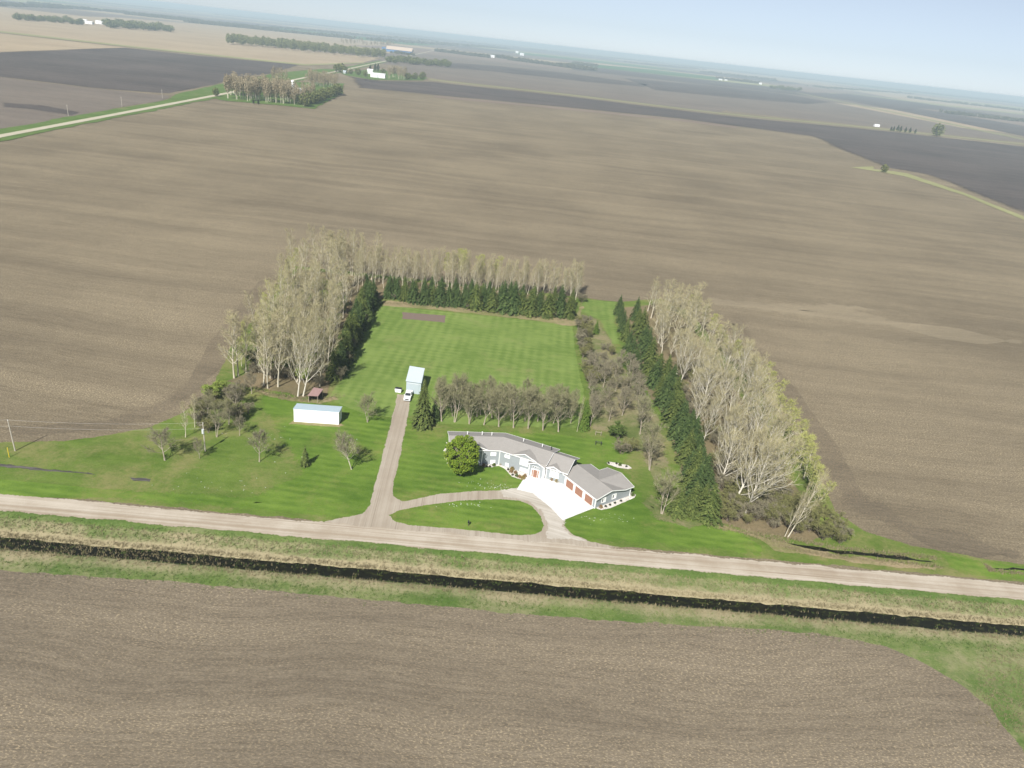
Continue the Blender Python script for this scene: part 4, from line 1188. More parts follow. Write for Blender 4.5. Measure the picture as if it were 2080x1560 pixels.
for i in range(3): proto('small%d' % i, bare_tree(180 + i, 8, 3.6, limbs=16, first=.20, up=.9, r0=.15, subs=10, twigs=8, tl=.8, tw=.022, buds=1200, bs=.085, stems=1 + i % 2, lean=.1, crown_pow=.45), 'bark_grey', 'twig_grey')
for i in range(4): proto('shrub%d' % i, bare_tree(200 + i, 4, 1.7, limbs=30, first=.15, up=1.1, r0=.07, subs=7, twigs=7, tl=.5, tw=.018, buds=1000, bs=.085, stems=6, lean=.5), 'bark_brown', ('twig_grey', 'twig_olive')[i % 2])
for i in range(2): proto('greenshrub%d' % i, bare_tree(220 + i, 4, 1.9, limbs=30, first=.12, up=1.0, r0=.07, subs=7, twigs=6, tl=.5, tw=.018, buds=3600, bs=.14, stems=6, lean=.5), 'bark_brown', ('leaf_lime', 'leaf_green')[i])
for i in range(5): proto('spruce%d' % i, spruce(240 + i, 10, 2.55 + .2 * (i % 3), .85), 'bark_brown', 'spruce' if i < 3 else 'spruce_olive')
proto('bigspruce0', spruce(260, 15, 3.4, 1.15), 'bark_brown', 'spruce_olive')
proto('cedar0', spruce(262, 8, 1.5, 1.2, True), 'bark_brown', 'cedar')
proto('youngspruce0', spruce(264, 5.5, 1.35, .75, False, .25), 'bark_brown', 'spruce_olive')
proto('forked0', bare_tree(189, 8, 3.2, limbs=20, first=.35, up=.9, r0=.17, subs=9, twigs=8, tl=.8, tw=.018, buds=1000, bs=.08, stems=2, lean=.38, crown_pow=.45), 'bark_pale', 'twig_grey')
proto('leafymaple0', leafy(270, 10.6, 4.7, 330, 80, .20, clr=.72), 'bark_grey', 'leaf_maple')
proto('paletree0', leafy(271, 7.5, 2.4, 60, 30, .17, .3, .8), 'bark_grey', 'leaf_green')

rt = random.Random(5)


def tree(kind, name, px=None, py=None, label=None, cat='tree', group=None, h=None, nominal=10.0, xy=None, wid=1.0, lean=None, var=None, rz=None):
    x, y = xy if xy else G(px, py)
    k = kind if kind in PROTO else kind + str(var if var is not None else rt.randrange(sum(1 for q in PROTO if q[:-1] == kind)))
    tm, cm = PROTO[k]
    e = empty(name, (x, y, .02), rz if rz is not None else rt.uniform(0, 6.28))
    s = (h / nominal) if h else 1.0
    e.scale = (s * wid, s * wid, s)
    if lean: e.rotation_euler = (Matrix.Rotation(lean[1], 4, 'Y') @ Matrix.Rotation(lean[0], 4, 'X') @ Matrix.Rotation(rz if rz is not None else rt.uniform(0, 6.28), 4, 'Z')).to_euler()
    tag(e, label, cat, group)
    link(bpy.data.objects.new('trunk', tm), e); link(bpy.data.objects.new('crown', cm), e)
    return e


def lerp2(a, b, f): return (a[0] + (b[0] - a[0]) * f, a[1] + (b[1] - a[1]) * f)


def block(kind, name, quad, nu, nv, hlo, hhi, nominal, label, group, jit=.35, cat='tree', wlo=.9, whi=1.15, skip=0.0, uneven=0.0):
    """rows of trees: quad = near-left, near-right, far-right, far-left in photo coordinates"""
    q = [G(*p) for p in quad]
    for j in range(nv):
        for i in range(nu):
            if rt.random() < skip: continue
            u = (i + .5 + rt.uniform(-jit, jit)) / nu; v = (j + .5 + rt.uniform(-jit, jit) * .8) / nv
            p = lerp2(lerp2(q[0], q[1], u), lerp2(q[3], q[2], u), v)
            hh = rt.uniform(hlo, hhi)
            tree(kind, name, None, None, label, cat, group, hh, nominal, xy=p, wid=rt.uniform(wlo, whi), lean=(rt.gauss(0, .06), rt.gauss(.03, .07)) if cat == 'tree' and 'spruce' not in kind else None)


# ---- left grove: tall bare poplars
grp = 'bare poplars of the left grove'
tree('poplar', 'poplar_tree', 476, 768, 'bare pale tree leaning outward at the outer left corner of the left grove', group=grp, h=20, nominal=20, wid=1.35, lean=(0.0, -.10), var=0)
tree('poplar', 'poplar_tree', 484, 764, 'straight bare pale tree second from the outer left corner of the left grove', group=grp, h=20, nominal=20, wid=1.2, var=1)
tree('poplar', 'poplar_tree', 536, 783, 'bare pale tree with a dark foot at the front of the left grove', group=grp, h=21, nominal=20, wid=1.2, var=2)
tree('poplar', 'poplar_tree', 544, 789, 'bare pale tree paired close with the dark footed one before the left grove', group=grp, h=20, nominal=20, wid=1.1, var=3)
tree('poplar', 'poplar_tree', 565, 786, 'slender bare pale tree at the middle of the left grove front', group=grp, h=22, nominal=20, wid=1.15, var=4)
tree('cottonwood', 'poplar_tree', 605, 806, 'white trunked bare tree standing left of the rusty roofed shelter', group=grp, h=21, nominal=18, wid=.62, var=0, lean=(0, .06))
tree('cottonwood', 'poplar_tree', 616, 805, 'white trunked bare tree leaning right over the rusty roofed shelter', group=grp, h=22, nominal=18, wid=.62, var=1, lean=(0, .16))
LG = 'bare poplar standing within the dense left grove'
block('poplar', 'poplar_tree', ((490, 768), (650, 800), (700, 690), (530, 680)), 8, 4, 17, 22, 20, LG, grp)
block('poplar', 'poplar_tree', ((535, 680), (695, 690), (735, 585), (600, 562)), 7, 5, 17, 22, 20, LG, grp)
block('limepoplar', 'poplar_tree', ((478, 752), (492, 757), (602, 560), (588, 552)), 1, 13, 9, 14, 18, 'yellow-green budding tree along the field side of the left grove', grp)
tree('cottonwood', 'poplar_tree', 612, 548, 'pale grey wide-crowned tree standing alone at the far left corner of the grove', group=grp, h=13, nominal=18, wid=.9)
# spruces on the inner side of the left grove
block('spruce', 'spruce_tree', ((668, 780), (690, 765), (765, 608), (742, 602)), 2, 14, 9, 12, 10, 'dark spruce on the shaded inner side of the left grove', 'spruces along the left grove', wlo=.95, whi=1.25, jit=.2)
# shrubs on the yard side of them
for px, py, kd, vr, h, lb in ((702, 742, 'shrub', 0, 4.6, 'grey bare shrub at the edge of the spruce shadow nearest the white shed'), (712, 712, 'shrub', 2, 4.5, 'grey bare shrub at the edge of the spruce shadow second nearest the white shed'), (722, 686, 'shrub', 1, 4.8, 'olive bare shrub at the edge of the spruce shadow by the back lawn'), (742, 668, 'paletree', 0, 7.5, 'pale green leafing tree alone at the edge of the back lawn by the left spruces'), (692, 772, 'shrub', 0, 4.5, 'bare shrub at the dark foot of the left spruces nearest the road')):
    tree(kd, 'shrub' if kd == 'shrub' else 'young_tree', px, py, lb, 'shrub' if kd == 'shrub' else 'tree', 'plants beside the left spruces', h, 4.0 if kd == 'shrub' else 7.5, var=vr)
# ---- back rows of poplars
grp = 'thin bare trees behind the back spruces'
block('poplar', 'poplar_tree', ((735, 585), (1180, 612), (1178, 598), (700, 556)), 28, 4, 11, 16, 20, 'thin bare tree in the rows behind the back spruces', grp, wlo=.85, whi=1.15)
block('poplar', 'poplar_tree', ((650, 560), (760, 572), (740, 552), (640, 545)), 7, 2, 17, 20, 20, 'taller bare tree at the left end of the back rows', grp)
block('limepoplar', 'poplar_tree', ((900, 584), (1010, 592), (1005, 578), (900, 570)), 6, 1, 13, 16, 18, 'pale green budding tree in the middle of the back rows', grp, wlo=1.1, whi=1.3)
# back spruces: the front line one by one
grp = 'spruces along the back of the lawn'
line = [(789, 605, 7.2), (806, 606, 8), (822, 611, 7.4), (838, 613, 8.6), (861, 617, 9), (880, 617, 7), (893, 620, 9.4), (911, 620, 8), (929, 622, 7.6), (947, 623, 7), (965, 628, 10.2), (982, 625, 9.4), (1000, 632, 9.4), (1021, 632, 11.6), (1041, 636, 12), (1058, 637, 9), (1076, 641, 11), (1093, 639, 9), (1111, 643, 9.8), (1136, 642, 12), (1154, 645, 9)]
special = {0: 'shortish spruce at the left end of the back row front line', 13: 'tall pointed spruce right of the middle of the back row', 14: 'tallest pointed spruce of the back row', 19: 'tall spruce near the right end of the back row', 20: 'last spruce at the right end of the back row'}
for i, (px, py, h) in enumerate(line):
    lb = special.get(i) or 'spruce number %s from the left in the front line of the back row' % ('one two three four five six seven eight nine ten eleven twelve thirteen fourteen fifteen sixteen seventeen eighteen nineteen twenty twentyone'.split()[i])
    tree('spruce', 'spruce_tree', px, py, lb, group=grp, h=h * 1.12, nominal=10, wid=rt.uniform(1.1, 1.35))
block('spruce', 'spruce_tree', ((778, 601), (1165, 632), (1168, 622), (775, 590)), 21, 1, 7.5, 10.5, 10, 'spruce half hidden behind the front line of the back row', grp)
for px, py, lb in ((800, 608, 'first'), (850, 616, 'second'), (900, 622, 'third'), (950, 627, 'fourth'), (1012, 634, 'fifth'), (1068, 641, 'sixth'), (1125, 645, 'seventh')):
    tree('shrub', 'shrub', px, py, '%s low bare shrub from the left at the foot of the back spruces' % lb, 'shrub', 'low shrubs at the foot of the back spruces', 2.4, 4, var=0)
tree('shrub', 'shrub', 1182, 614, 'wide dark bare shrub past the right end of the back spruces', 'shrub', None, 4, 4, var=0, wid=1.5)
tree('greenshrub', 'shrub', 1113, 645, 'bright green leafing bush in front of the back spruces', 'shrub', None, 3.2, 4, var=0)
# ---- right belt: two lines of spruces
grp = 'spruces of the right belt'
L1 = [(1256, 640), (1260, 656), (1264, 674), (1270, 692), (1276, 712), (1282, 732), (1289, 752)]
L2 = [(1290, 650), (1294, 668), (1300, 688), (1306, 708), (1312, 728), (1318, 750), (1312, 778), (1328, 786), (1338, 806), (1348, 826), (1358, 846), (1366, 866), (1376, 890), (1384, 914), (1392, 940), (1398, 966), (1404, 992), (1410, 1018), (1402, 1046)]
for (px, py) in L1: tree('spruce', 'spruce_tree', px, py, 'spruce in the inner line of the right belt beside the grass lane', group=grp, h=rt.uniform(8.5, 10.5), nominal=10, wid=rt.uniform(1.0, 1.2))
for (px, py) in L2:
    tree('spruce', 'spruce_tree', px, py, 'spruce in the long line along the inside of the right belt', group=grp, h=rt.uniform(8, 13), nominal=10, wid=rt.uniform(.95, 1.35))
    if py > 770:
        tree('spruce', 'spruce_tree', px + 22, py - 6, 'spruce in the second line of the right belt below the bare trees', group=grp, h=rt.uniform(7.5, 11.5), nominal=10, wid=rt.uniform(.95, 1.3))
tree('spruce', 'spruce_tree', 1437, 1056, 'dense green spruce alone at the road end of the right belt', group=grp, h=10.5, nominal=10, wid=1.35, var=3)
tree('spruce', 'spruce_tree', 1374, 1048, 'olive spruce at the road end of the right belt behind the bare lawn tree', group=grp, h=9, nominal=10, wid=1.1, var=4)
# bare cottonwoods outside them
grp = 'bare cottonwoods of the right belt'
block('poplar', 'cottonwood_tree', ((1345, 745), (1470, 738), (1395, 622), (1310, 628)), 4, 9, 11, 17, 20, 'bare pale tree in the far half of the right belt', grp, wlo=1.3, whi=1.7)
block('cottonwood', 'cottonwood_tree', ((1465, 1020), (1610, 1000), (1480, 745), (1365, 750)), 4, 10, 11, 18, 18, 'wide bare pale tree in the near half of the right belt', grp, wlo=.7, whi=1.1, jit=.4)
tree('cottonwood', 'cottonwood_tree', 1487, 1028, 'large bare white-limbed tree leaning over the road end of the right belt', group=grp, h=20, nominal=18, wid=1.0, var=2, lean=(.0, .18))
tree('cottonwood', 'cottonwood_tree', 1512, 1046, 'spreading bare tree with long right limbs at the road end of the right belt', group=grp, h=19, nominal=18, wid=1.0, var=3, lean=(.0, .26))
tree('cottonwood', 'cottonwood_tree', 1535, 1020, 'spreading bare tree second from the road at the right belt field side', group=grp, h=18, nominal=18, wid=1.0, var=1, lean=(.0, .24))
tree('poplar', 'birch_tree', 1600, 1092, 'slim white-trunked tree leaning right beside the small dark ditch', group=grp, h=19, nominal=20, wid=.8, var=2, lean=(0, .30))
tree('poplar', 'birch_tree', 1594, 1090, 'thinner white-trunked tree standing just left of the leaning one by the ditch', group=grp, h=15, nominal=20, wid=.6, var=4, lean=(0, .18))
# green-yellow fringe on the field side
grp = 'budding trees on the field side of the right belt'
for px, py, h in ((1400, 640, 8), (1425, 665, 9), (1452, 705, 8), (1490, 752, 10), (1520, 782, 9), (1550, 820, 10), (1575, 858, 9), (1600, 905, 10), (1625, 950, 9), (1640, 995, 9), (1655, 1035, 8), (1585, 1000, 11), (1560, 930, 11), (1412, 652, 9), (1440, 688, 9), (1470, 728, 9), (1505, 765, 8), (1536, 800, 10), (1562, 840, 10), (1590, 885, 10), (1612, 928, 10), (1632, 972, 9), (1648, 1015, 9), (1600, 960, 12)):
    tree('limepoplar', 'budding_tree', px, py, 'yellow-green budding tree on the field side of the right belt', group=grp, h=h * 1.15, nominal=18, wid=1.5)
tree('cottonwood', 'cottonwood_tree', 1508, 752, 'lone wide bare tree sticking out into the field from the right belt', group=grp, h=12, nominal=18, wid=1.0, var=0)
# thicket at the near right corner
grp = 'shrubs of the thicket at the right corner'
for i in range(70):
    u, v = rt.random(), rt.random()
    a = lerp2((1450, 1050), (1712, 1098), u); px = a[0] - v * 30; py = a[1] + 8 - v * (50 + 30 * (1 - abs(2 * u - 1)))
    tree('shrub', 'shrub', px, py, 'olive twiggy shrub in the thicket at the right corner', 'shrub', grp, rt.uniform(2.5, 5), 4, var=(1, 3, 1, 0)[i % 4], wid=1.2)
for px, py, h in ((1690, 1094, 3.4), (1715, 1100, 3.0), (1668, 1080, 3.4)):
    tree('greenshrub', 'shrub', px, py, 'bright green leafing bush at the field end of the right thicket', 'shrub', grp, h, 4, var=0)
# understorey inside both groves
for quad, nu, nv, lb in ((((500, 775), (650, 795), (690, 720), (540, 690)), 8, 4, 'brown shrub under the bare trees of the left grove'), (((1420, 900), (1560, 960), (1450, 740), (1370, 760)), 5, 10, 'olive shrub under the bare trees of the right belt'), (((1480, 1055), (1590, 1060), (1570, 960), (1440, 930)), 9, 6, 'olive shrub under the bare trees near the road end of the right belt')):
    block('shrub', 'shrub', quad, nu, nv, 3, 5, 4, lb, 'shrubs under the bare trees', cat='shrub')
block('greenshrub', 'shrub', ((490, 762), (640, 790), (715, 600), (590, 575)), 4, 9, 3.5, 6, 4, 'leafing green shrub under the bare trees of the left grove', 'shrubs under the bare trees', cat='shrub')
# ---- middle strip: plum thicket and orchard
grp = 'bare shrubs of the middle strip'
block('shrub', 'shrub', ((1184, 790), (1225, 785), (1192, 660), (1168, 650)), 2, 9, 3.2, 4.8, 4, 'grey bare shrub in the thicket along the right edge of the back lawn', grp, cat='shrub', wlo=1.1, whi=1.4)
block('small', 'orchard_tree', ((1196, 862), (1310, 860), (1285, 745), (1190, 750)), 4, 6, 5.5, 8, 8, 'brown bare tree in the loose orchard right of the back lawn', 'bare trees of the orchard strip')
block('shrub', 'shrub', ((1225, 800), (1275, 790), (1240, 700), (1215, 705)), 2, 5, 2.5, 4, 4, 'low olive bush in the orchard strip right of the back lawn', grp, cat='shrub')
tree('cedar', 'cedar_tree', 1210, 678, 'small golden-green conical cedar amid the shrubs right of the back lawn', group=None, h=5.5, nominal=8, wid=1.1)
# ---- row behind the house
grp = 'bare maples behind the house'
mrow = [(897, 856, 10.5), (923, 858, 13.5), (953, 861, 11), (983, 863, 10.5), (1014, 867, 11), (1043, 869, 11.5), (1073, 871, 11), (1103, 874, 11), (1134, 877, 11)]
nm = 'first second third fourth fifth sixth seventh eighth ninth'.split()
for i, (px, py, h) in enumerate(mrow):
    tree('maple', 'maple_tree', px, py, '%s bare brown tree from the left in the row behind the house' % nm[i], group=grp, h=h, nominal=12, wid=rt.uniform(1.05, 1.25), var=i % 5)
block('maple', 'maple_tree', ((890, 848), (1165, 866), (1168, 838), (885, 822)), 12, 3, 7.5, 10.5, 12, 'bare brown tree in the back rows of the belt behind the house', grp, wlo=.9, whi=1.1)
tree('bigspruce', 'spruce_tree', 858, 866, 'big olive-green spruce at the left end of the row behind the house', group=None, h=14.5, nominal=15)
tree('spruce', 'spruce_tree', 883, 854, 'dark spruce tucked behind the big olive one by the driveway', h=7, nominal=10, var=0)
tree('cedar', 'cedar_tree', 1184, 872, 'narrow green cedar at the right end of the row behind the house', h=9.5, nominal=8)
tree('poplar', 'birch_tree', 1172, 877, 'thin white birch stem beside the narrow green cedar', h=11, nominal=20, wid=.5, var=5)
tree('small', 'bare_tree', 1199, 866, 'thin bare tree right of the narrow green cedar', h=9, nominal=8, var=0, wid=.7)
# ---- front yard trees
tree('leafymaple', 'maple_tree', 935, 966, 'round leafy yellow-green maple in front of the left wing of the house', h=10.6, nominal=10.6, wid=.88)
one = [('small', 'bare_tree', 335, 935, 'round brown bare tree nearest the field at the left of the lawn', 7.5, 8, 1.35, 0),
       ('small', 'bare_tree', 406, 931, 'small crooked bare tree at the foot of the transformer pole', 5.0, 8, .9, 1),
       ('poplar', 'bare_tree', 377, 888, 'thin pale two-stemmed bare tree by the bend of the field edge', 10, 20, 1.0, 3),
       ('poplar', 'bare_tree', 396, 868, 'thin pale bare tree behind the bend of the field edge', 10, 20, .9, 0),
       ('maple', 'bare_tree', 440, 888, 'dark brown spreading tree in the middle of the left cluster', 9, 12, 1.05, 1),
       ('small', 'bare_tree', 487, 885, 'short olive tree at the right end of the left cluster', 5, 8, 1.0, 2),
       ('maple', 'bare_tree', 465, 862, 'dark brown tree behind the right end of the left cluster', 8, 12, 1.0, 2),
       ('maple', 'bare_tree', 420, 855, 'dark brown tree at the back left of the left cluster', 8, 12, 1.0, 3),
       ('small', 'bare_tree', 480, 832, 'bare bush-like tree at the back right of the left cluster', 6.5, 8, 1.2, 0),
       ('small', 'bare_tree', 512, 800, 'small bare tree just in front of the left grove by its litter edge', 7, 8, .9, 1),
       ('small', 'bare_tree', 527, 938, 'slim bare tree alone on the left lawn left of the young spruce', 7.8, 8, 1.05, 2),
       ('maple', 'bare_tree', 747, 858, 'round bare tree between the white shed and the driveway', 8.6, 12, 1.35, 4),
       ('forked', 'bare_tree', 715, 953, 'two-stemmed pale bare tree leaning on the left lawn by the driveway', 10.0, 8, 1.05, 0),
       ('maple', 'bare_tree', 1344, 1044, 'dense dark bare tree with forked trunk right of the garage', 11.5, 12, 1.3, 2),
       ('maple', 'bare_tree', 1320, 955, 'tall pale-limbed bare tree behind the garage end', 13, 12, 1.15, 1),
       ('maple', 'bare_tree', 1300, 882, 'grey bare tree at the near end of the orchard strip', 11, 12, 1.2, 0),
       ('greenshrub', 'shrub', 1250, 888, 'round green leafing bush behind the two timber frames', 4.2, 4, 1.6, 1),
       ('shrub', 'shrub', 1262, 922, 'brown twiggy bush behind the garage near the long rock bed', 4.0, 4, 1.5, 0),
       ('shrub', 'shrub', 1280, 918, 'dark twiggy bush tucked behind the brown one near the long rock bed', 4.0, 4, 1.5, 1)]
for kd, nme, px, py, lb, h, nomi, wd, vr in one:
    tree(kd, nme, px, py, lb, 'shrub' if nme == 'shrub' else 'tree', None, h, nomi, wid=wd, var=vr)
for i in range(30):
    px = rt.uniform(395, 505); py = 895 - (px - 380) * .45 - rt.uniform(-8, 58)
    if py > 885: continue
    tree('shrub', 'shrub', px, py, 'low dark shrub among the trees of the left cluster', 'shrub', 'shrubs of the left cluster', rt.uniform(2.0, 4.2), 4, wid=1.2)
tree('greenshrub', 'shrub', 432, 812, 'lime green bush at the field edge by the left cluster', 'shrub', None, 4.5, 4, var=0, wid=1.2)
tree('greenshrub', 'shrub', 447, 800, 'second lime green bush behind the one at the field edge', 'shrub', None, 3.6, 4, var=0, wid=1.2)
tree('youngspruce', 'spruce_tree', 620, 946, 'small ragged young spruce alone on the left lawn', h=5.6, nominal=5.5)
# little plants in the rock beds
bedp = [(982, 947.5, 0), (989, 949, 1), (995, 949, 1), (1003, 947, 2), (1018, 944, 3), (1032, 955, 1), (1038, 960, 0), (1040, 955, 3), (1047, 962, 0), (1041, 966, 1), (1049, 968, 2), (1055, 971, 0), (1062, 973, 3), (1066, 969, 0), (1121, 976, 0), (1131, 979, 3), (907, 911, 1), (907, 927, 3), (912, 902, 2), (1220, 1032, 0), (1230, 1030, 1), (1239, 1027, 1), (1249, 1023, 1), (1261, 1019, 1), (1285, 1007, 2), (1236, 942, 1), (1252, 943, 1), (1259, 946, 2), (1272, 949, 1)]
pm = []
for nmx, c1_, c2_ in (('brown', (.20, .13, .06), (.30, .2, .10)), ('dark', (.035, .045, .025), (.07, .07, .05)), ('green', (.06, .10, .02), (.11, .14, .03)), ('gold', (.30, .22, .08), (.22, .17, .05))):
    mt = foliage('bed_plant_' + nmx, c1_, c2_); r = random.Random(len(pm) + 1); C = MB()
    for i in range(160):
        v = rv(r); 
        while v.length > 1: v = rv(r)
        leafq(C, Vector((v.x * .42, v.y * .42, abs(v.z) * .62 + .03)), r, .10, 0)
    pm.append((nmx, C.mesh('bed_plant_' + nmx, mt)))
BL = {0: 'low brown plant', 1: 'small dark plant', 2: 'low green bush', 3: 'golden dry grass clump'}
for i, (px, py, kx) in enumerate(bedp):
    where = 'in the rock bed along the front wall of the house' if px < 1110 and px > 960 else ('in the scalloped rock bed at the left end of the house' if px < 960 else ('in the rock strip behind the garage' if py < 960 else ('in the small bed right of the front door' if px < 1160 else 'in the rock bed under the garage gable wall')))
    x, y = G(px, py); o = link(bpy.data.objects.new('bed_plant', pm[kx][1])); o.location = (x, y, .1); o.rotation_euler = (0, 0, i * 1.3); s = 1.25 if kx in (0, 2) else .8
    if kx == 3: s = 1.5
    o.scale = (s, s, s)
    tag(o, BL[kx] + ' ' + where, 'plant', 'plants of the house beds: ' + BL[kx] + ' ' + where)

# ------------------------------------------------------------------ long grass along the ditch and the grove edges
def tufts(name, spots, mat, hmin, hmax, n, seed, kind='stuff', label=None, cat=None):
    r = random.Random(seed); C = MB()
    for (x, y, z) in spots:
        for k in range(n):
            a = r.uniform(0, 6.28); h = r.uniform(hmin, hmax); ln_ = r.uniform(.2, .8) * h
            p = Vector((x + r.uniform(-.2, .2), y + r.uniform(-.2, .2), z - .03)); e = p + Vector((math.cos(a) * ln_, math.sin(a) * ln_, h))
            sd_ = Vector((-math.sin(a), math.cos(a), 0)) * r.uniform(.02, .05)
            C.face([p - sd_, p + sd_, e])
    o = C.build(name, mat); o['kind'] = kind
    if label: tag(o, label, cat)
    return o


rg = random.Random(77)
M['blade_tan'] = foliage('dead_grass_blades', (.31, .255, .155), (.22, .19, .10), .9)
M['blade_green'] = foliage('green_grass_blades', (.07, .13, .025), (.14, .19, .05), .9)
sp = []
for i in range(4200):
    s_ = rg.uniform(-150, 165); t_ = rg.gauss(-9.2, .4); x, y = ST(s_, t_); sp.append((x, y, prof(t_)))
for i in range(3000):
    s_ = rg.uniform(-150, 165); t_ = rg.uniform(-8, -4.4); x, y = ST(s_, t_); sp.append((x, y, prof(t_)))
for i in range(2600):
    s_ = rg.uniform(-150, 165); t_ = rg.gauss(-14.9, .6); x, y = ST(s_, t_); sp.append((x, y, prof(t_)))
tufts('dead_grass', sp, M['blade_tan'], .25, .6, 6, 1, label='long dead tan grass lining the ditch', cat='grass')
sp = []
for i in range(6500):
    s_ = rg.uniform(-150, 165); t_ = rg.choice((rg.gauss(-18, 1.2), rg.uniform(-7.5, -3.6))); x, y = ST(s_, t_); sp.append((x, y, prof(t_)))
for i in range(700):
    s_ = rg.uniform(-150, 165); t_ = rg.uniform(-13.2, -9.6); x, y = ST(s_, t_); sp.append((x, y, -1.2))
sp2 = []
for i in range(420):
    s_ = rg.gauss(-74, 13); t_ = rg.uniform(-12.9, -9.8); x, y = ST(s_, t_); sp2.append((x, y, -1.2))
for i in range(130):
    s_ = rg.uniform(-150, 165); t_ = -11.3 + 1.6 * wobble(s_, 0, .08, 3) + rg.gauss(0, .3); x, y = ST(s_, t_); sp2.append((x, y, -1.2))
tufts('dead_grass', sp2, M['blade_tan'], .25, .6, 5, 8, label='dead reeds standing in the dark ditch water', cat='grass')
tufts('green_grass', sp, M['blade_green'], .2, .5, 5, 2, label='green grass tufts on the ditch banks', cat='grass')
for i in range(1800):
    px = rg.uniform(2000, 2100); py = 1305 + (px - 2000) * .2 + rg.uniform(0, 170); q = G(px, py)
    if rg.random() < .5: q = (q[0] - 1.5, q[1])
    sp.append((q[0], q[1], .02))
tufts('dead_grass', sp[-700:], M['blade_tan'], .15, .4, 5, 6, label='brown dead reeds at the lower right corner by the ditch', cat='grass')
# dead grass along the grove margins and round the small right ditch
sp = []
def along(pts, n, wdt):
    W = [Vector(G(*p)) for p in pts]
    for i in range(n):
        k = rg.randrange(len(W) - 1); p = W[k].lerp(W[k + 1], rg.random()); sp.append((p.x + rg.gauss(0, wdt), p.y + rg.gauss(0, wdt), .08))
along(((775, 616), (860, 621), (960, 631), (1080, 645), (1165, 652)), 900, .9)
along(((520, 794), (570, 806), (620, 813), (690, 808)), 500, .8)
along(((1440, 1064), (1520, 1083), (1560, 1094), (1600, 1101)), 500, .8)
along(((1575, 1108), (1640, 1122), (1700, 1132), (1800, 1142), (1910, 1152)), 700, .5)
along(((1600, 1094), (1700, 1114), (1800, 1124), (1900, 1134)), 500, .5)
along(((2005, 1150), (2012, 1160), (2080, 1166)), 200, .4)
tufts('dead_grass', sp, M['blade_tan'], .25, .6, 5, 3, label='dead tan grass at the margins of the tree belts', cat='grass')

C = MB(); rf_ = random.Random(9)
for i in range(150):
    px, py = rf_.choice(((rf_.gauss(970, 22), rf_.gauss(984, 5)), (rf_.gauss(1015, 14), rf_.gauss(990, 4)), (rf_.gauss(945, 30), rf_.gauss(1027, 3)), (rf_.gauss(560, 60), rf_.gauss(905, 25)), (rf_.gauss(1230, 30), rf_.gauss(1052, 8)), (rf_.gauss(440, 60), rf_.gauss(985, 10))))
    x, y = G(px, py); q = rf_.uniform(.03, .09); z_ = .14
    C.face([(x - q, y - q * .6, z_), (x + q, y - q * .5, z_), (x + q * .8, y + q, z_ + .03), (x - q * .7, y + q * .8, z_ + .02)])
o = C.build('white_flecks', M['trim']); o['kind'] = 'stuff'; tag(o, 'small white flecks scattered over the front lawns', 'flecks')

# ------------------------------------------------------------------ farmsteads in the distance
def far_tree_mesh(name, seed, H, Rr, n, ls, z0, mats, cone=False):
    r = random.Random(seed); C = MB()
    C.tube([Vector((0, 0, -.2)), Vector((0, 0, H * .5)), Vector((0, 0, H * .92))], [.3, .16, .05], 5, 1)
    for i in range(n):
        v = rv(r)
        while v.length > 1: v = rv(r)
        zz = H * (z0 + (1 - z0) * (v.z + 1) / 2); k = 1.0
        if cone: k = 1.15 * (1 - (v.z + 1) / 2) + .08
        C.face_n = None
        p = Vector((v.x * Rr * k, v.y * Rr * k, zz))
        a = rv(r).normalized() * ls; b_ = a.cross(rv(r)).normalized() * ls * .6
        C.face([p - a, p + b_, p + a, p - b_], 0)
    return C.mesh(name, mats)


FT = {
    'bare': [far_tree_mesh('far_bare_tree%d' % i, 300 + i, 22, 3.6, 420, .55, .22, [M['far_brown'], M['bark_pale']]) for i in range(3)],
    'green': [far_tree_mesh('far_green_tree%d' % i, 310 + i, 10, 4.2, 300, .8, .05, [M['far_tree'], M['bark_brown']]) for i in range(2)],
    'lime': [far_tree_mesh('far_spring_tree%d' % i, 320 + i, 20, 4.2, 300, 1.0, .12, [M['far_lime'], M['bark_pale']]) for i in range(2)],
    'dark': [far_tree_mesh('far_dark_tree%d' % i, 330 + i, 14, 3.2, 260, .8, .04, [M['far_dark'], M['bark_brown']], True) for i in range(2)],
}
FN = {'bare': 22, 'green': 10, 'lime': 20, 'dark': 14}


def far_tree(kind, px, py, label, group, h, wid=1.0):
    x, y = G(px, py); o = link(bpy.data.objects.new({'bare': 'bare_tree', 'green': 'broadleaf_tree', 'lime': 'shelterbelt_tree', 'dark': 'evergreen_tree'}[kind], rt.choice(FT[kind]))); s = h / FN[kind]
    o.location = (x, y, .3); o.scale = (s * wid, s * wid, s); o.rotation_euler = (0, 0, rt.uniform(0, 6.28)); tag(o, label, 'tree', group)


def far_block(kind, quad, n, hlo, hhi, label, group, wid=1.0):
    for i in range(n):
        u, v = (i + rt.random()) / n, rt.random()
        p = lerp2(lerp2(quad[0], quad[1], u), lerp2(quad[3], quad[2], u), v)
        far_tree(kind, p[0], p[1], label, group, rt.uniform(hlo, hhi), wid)


